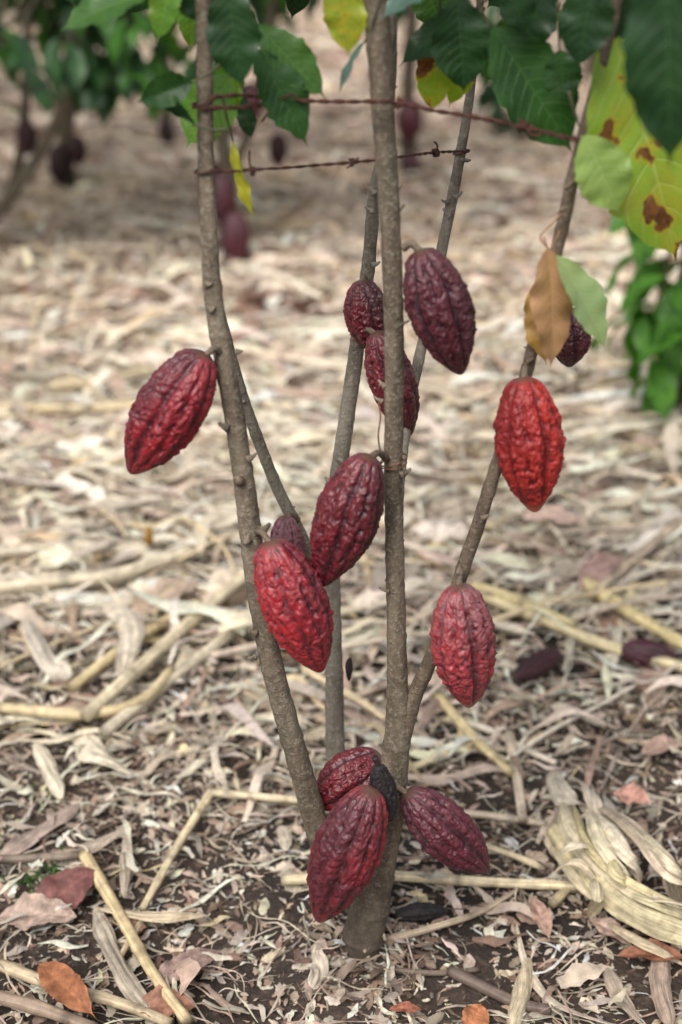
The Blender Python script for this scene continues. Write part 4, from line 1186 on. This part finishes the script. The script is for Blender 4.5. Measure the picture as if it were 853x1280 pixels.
far_tree(gC.x, gC.y, 'blurred cacao tree right behind the left stem with purple pods',
         [([tuple(gC), sx(285, 240, gC.y), sx(276, 140, gC.y), sx(268, -40, gC.y)], .03), ([sx(284, 235, gC.y), sx(320, 130, gC.y), sx(350, -50, gC.y)], .018)], (-.1, gC.y + .3, 1.04, .85, .6, .26), 103, 567, L=(.09, .18))
far_pod(295, 300, gC.y - .08, 74, 38, 'plum', 'big blurred purple pod near the ground behind the left stem')
far_pod(278, 250, gC.y - .05, 70, 34, 'plum', 'dark blurred pod just above the big purple one')
far_pod(262, 228, gC.y, 60, 26, 'plum', 'narrow dark blurred pod beside the left stem')
far_pod(312, 128, gC.y, 50, 36, 'plum', 'dark blurred pod behind the knot of the upper wire')
far_pod(348, 188, gC.y + .5, 44, 24, 'faint', 'dark blurred pod hanging right of the yellow shrivelled leaf')
gD = G(512, 232)
far_tree(gD.x, gD.y, 'blurred cacao tree mostly hidden by the main stem', [([tuple(gD), sx(510, 120, gD.y), sx(520, -40, gD.y)], .035)], (.6, gD.y + .2, 1.12, 1.1, .7, .36), 104, 445, L=(.09, .18))
far_pod(512, 152, gD.y - .1, 56, 34, 'plum', 'blurred mauve pod right of the main stem above the lower wire')
far_pod(516, 208, gD.y - .1, 40, 20, 'plum', 'small dark blurred pod below the lower wire')
gE = G(208, 190)
far_tree(gE.x, gE.y, 'distant blurred cacao tree left of the left stem', [([tuple(gE), sx(206, 100, gE.y), sx(200, -30, gE.y)], .035)], (-1.2, gE.y, 1.1, 1.2, .8, .5), 105, 459, L=(.09, .18))
far_pod(208, 168, gE.y - .1, 40, 22, 'faint', 'tiny blurred dark pod low on the distant tree at left')
# shrub and sapling
gS = G(622, 182)
far_tree(gS.x, gS.y, 'small blurred green shrub seen right of the slim stem', [([tuple(gS), (gS.x, gS.y, .2), (gS.x + .02, gS.y, .42)], .015)], (gS.x, gS.y, .35, .14, .14, .28), 106, 70, cat='shrub', name='shrub', group=None, L=(.10, .18))
gR = G(845, 548)
far_tree(gR.x, gR.y, 'bright green leafy sapling at the right edge', [([tuple(gR), (gR.x + .01, gR.y, .3), (gR.x - .01, gR.y, .62)], .016)],
         (gR.x + .05, gR.y, .40, .13, .14, .24), 107, 190, mat=BL3, cat='sapling', name='sapling', group=None, L=(.09, .18))
# rows beyond
rd = random.Random(5)
row_lab = ['in the middle of', 'at the left of', 'at the right of']
k = 0
for yy, row in ((6.4, 'third'), (9.0, 'fourth'), (11.8, 'fifth'), (14.8, 'last')):
    for xx in np.arange(-6.6 if yy < 10 else -7.8, 7.5, 2.4):
        x = xx + rd.uniform(-.35, .35) + (.9 if k % 2 else 0); y = yy + rd.uniform(-.4, .4)
        k += 1
        hgt = 1.1 if yy < 8 else 1.2
        far_tree(x, y, 'blurred dark leafy cacao tree in the %s planted row behind' % row, [([(x, y, 0), (x + rd.uniform(-.1, .1), y, .6), (x + rd.uniform(-.3, .3), y, 1.2)], .04), ([(x, y, 0), (x + rd.uniform(-.3, .3), y + .1, .7), (x + rd.uniform(-.5, .5), y, 1.3)], .03)],
                 (x, y, hgt, .95, .7, .42), 200 + k, 130, group='dark cacao trees of the %s row behind' % row, L=(.26, .42))

# heap of pinkish dead leaves far behind
mb = MB()
n = 26; c = G(345, 404)
pp = np.stack([rng.normal(c.x, .055, n), rng.normal(c.y, .08, n)], -1)
sc = R_(n, .08, .16)
mb.add(*ribbons(pp, sc, sc * .4, R_(n, .02, .09), R_(n, 0, .15), rng.normal(0, .4, n), rng.normal(0, .5, n), rng.normal(0, .6, n), R_(n, -.1, .1), np.tile(np.array([[.33, .21, .16]]), (n, 1)) * R_(n, .7, 1.2)[:, None], K=10, taper=2.1))
place('leaf_heap', mb, M['deadleaf'], 'blurred heap of pinkish brown dead leaves behind the left stem', 'leaf heap')

# few green seedlings in the soil
mb = MB()
for (px, py, n) in ((45, 1108, 26), (70, 1095, 14), (60, 1003, 10), (472, 1195, 0), (60, 1120, 12)):
    c = G(px, py)
    for _ in range(n):
        x = c.x + random.gauss(0, .014); y = c.y + random.gauss(0, .014); z = float(H(x, y))
        a = random.uniform(0, 6.28); l = random.uniform(.012, .035)
        d = Vector((math.cos(a), math.sin(a), random.uniform(.4, 1.5))).normalized() * l
        s = Vector((-math.sin(a), math.cos(a), 0)) * .0018
        p0 = Vector((x, y, z + .005)); p1 = p0 + d * .6; p2 = p0 + d + Vector((0, 0, -.3 * l))
        mb.add(np.array([p0 - s, p0 + s, p1 - s, p1 + s, p2 - s * .1, p2 + s * .1]), np.array([[0, 1, 3, 2], [2, 3, 5, 4]]))
tag(obj('grass', mb.mesh('grass'), LM['mid']), 'tiny green grass seedlings sprouting at the left', 'grass', kind='stuff')

# ------------------------------------------------------------------ light
w = bpy.data.worlds.new('World'); S.world = w; w.use_nodes = True
nt = w.node_tree; bg = nt.nodes['Background']
sky = nt.nodes.new('ShaderNodeTexSky'); sky.sky_type = 'NISHITA'; sky.sun_disc = False
SE, SR = R(52), R(205)
sky.sun_elevation = SE; sky.sun_rotation = SR; sky.air_density = 1.0; sky.dust_density = 2.0; sky.ozone_density = 1.0
hs = nt.nodes.new('ShaderNodeHueSaturation'); hs.inputs['Saturation'].default_value = .35
nt.links.new(sky.outputs[0], hs.inputs['Color']); nt.links.new(hs.outputs[0], bg.inputs[0])
bg.inputs[1].default_value = .15
sd = bpy.data.lights.new('sun', 'SUN'); sd.energy = 3.8; sd.angle = R(36); sd.color = (1, .95, .89)
so = bpy.data.objects.new('sun', sd); COL.objects.link(so)
dv = Vector((math.sin(SR) * math.cos(SE), math.cos(SR) * math.cos(SE), math.sin(SE)))
so.rotation_euler = (-dv).to_track_quat('-Z', 'Y').to_euler()
so.location = dv * 10

S.view_settings.view_transform = 'Standard'; S.view_settings.look = 'None'; S.view_settings.exposure = 0; S.view_settings.gamma = 1
S.render.engine = 'CYCLES'
S.cycles.use_denoising = True
S.cycles.max_bounces = 6; S.cycles.transparent_max_bounces = 8
S.render.resolution_x = 682; S.render.resolution_y = 1024
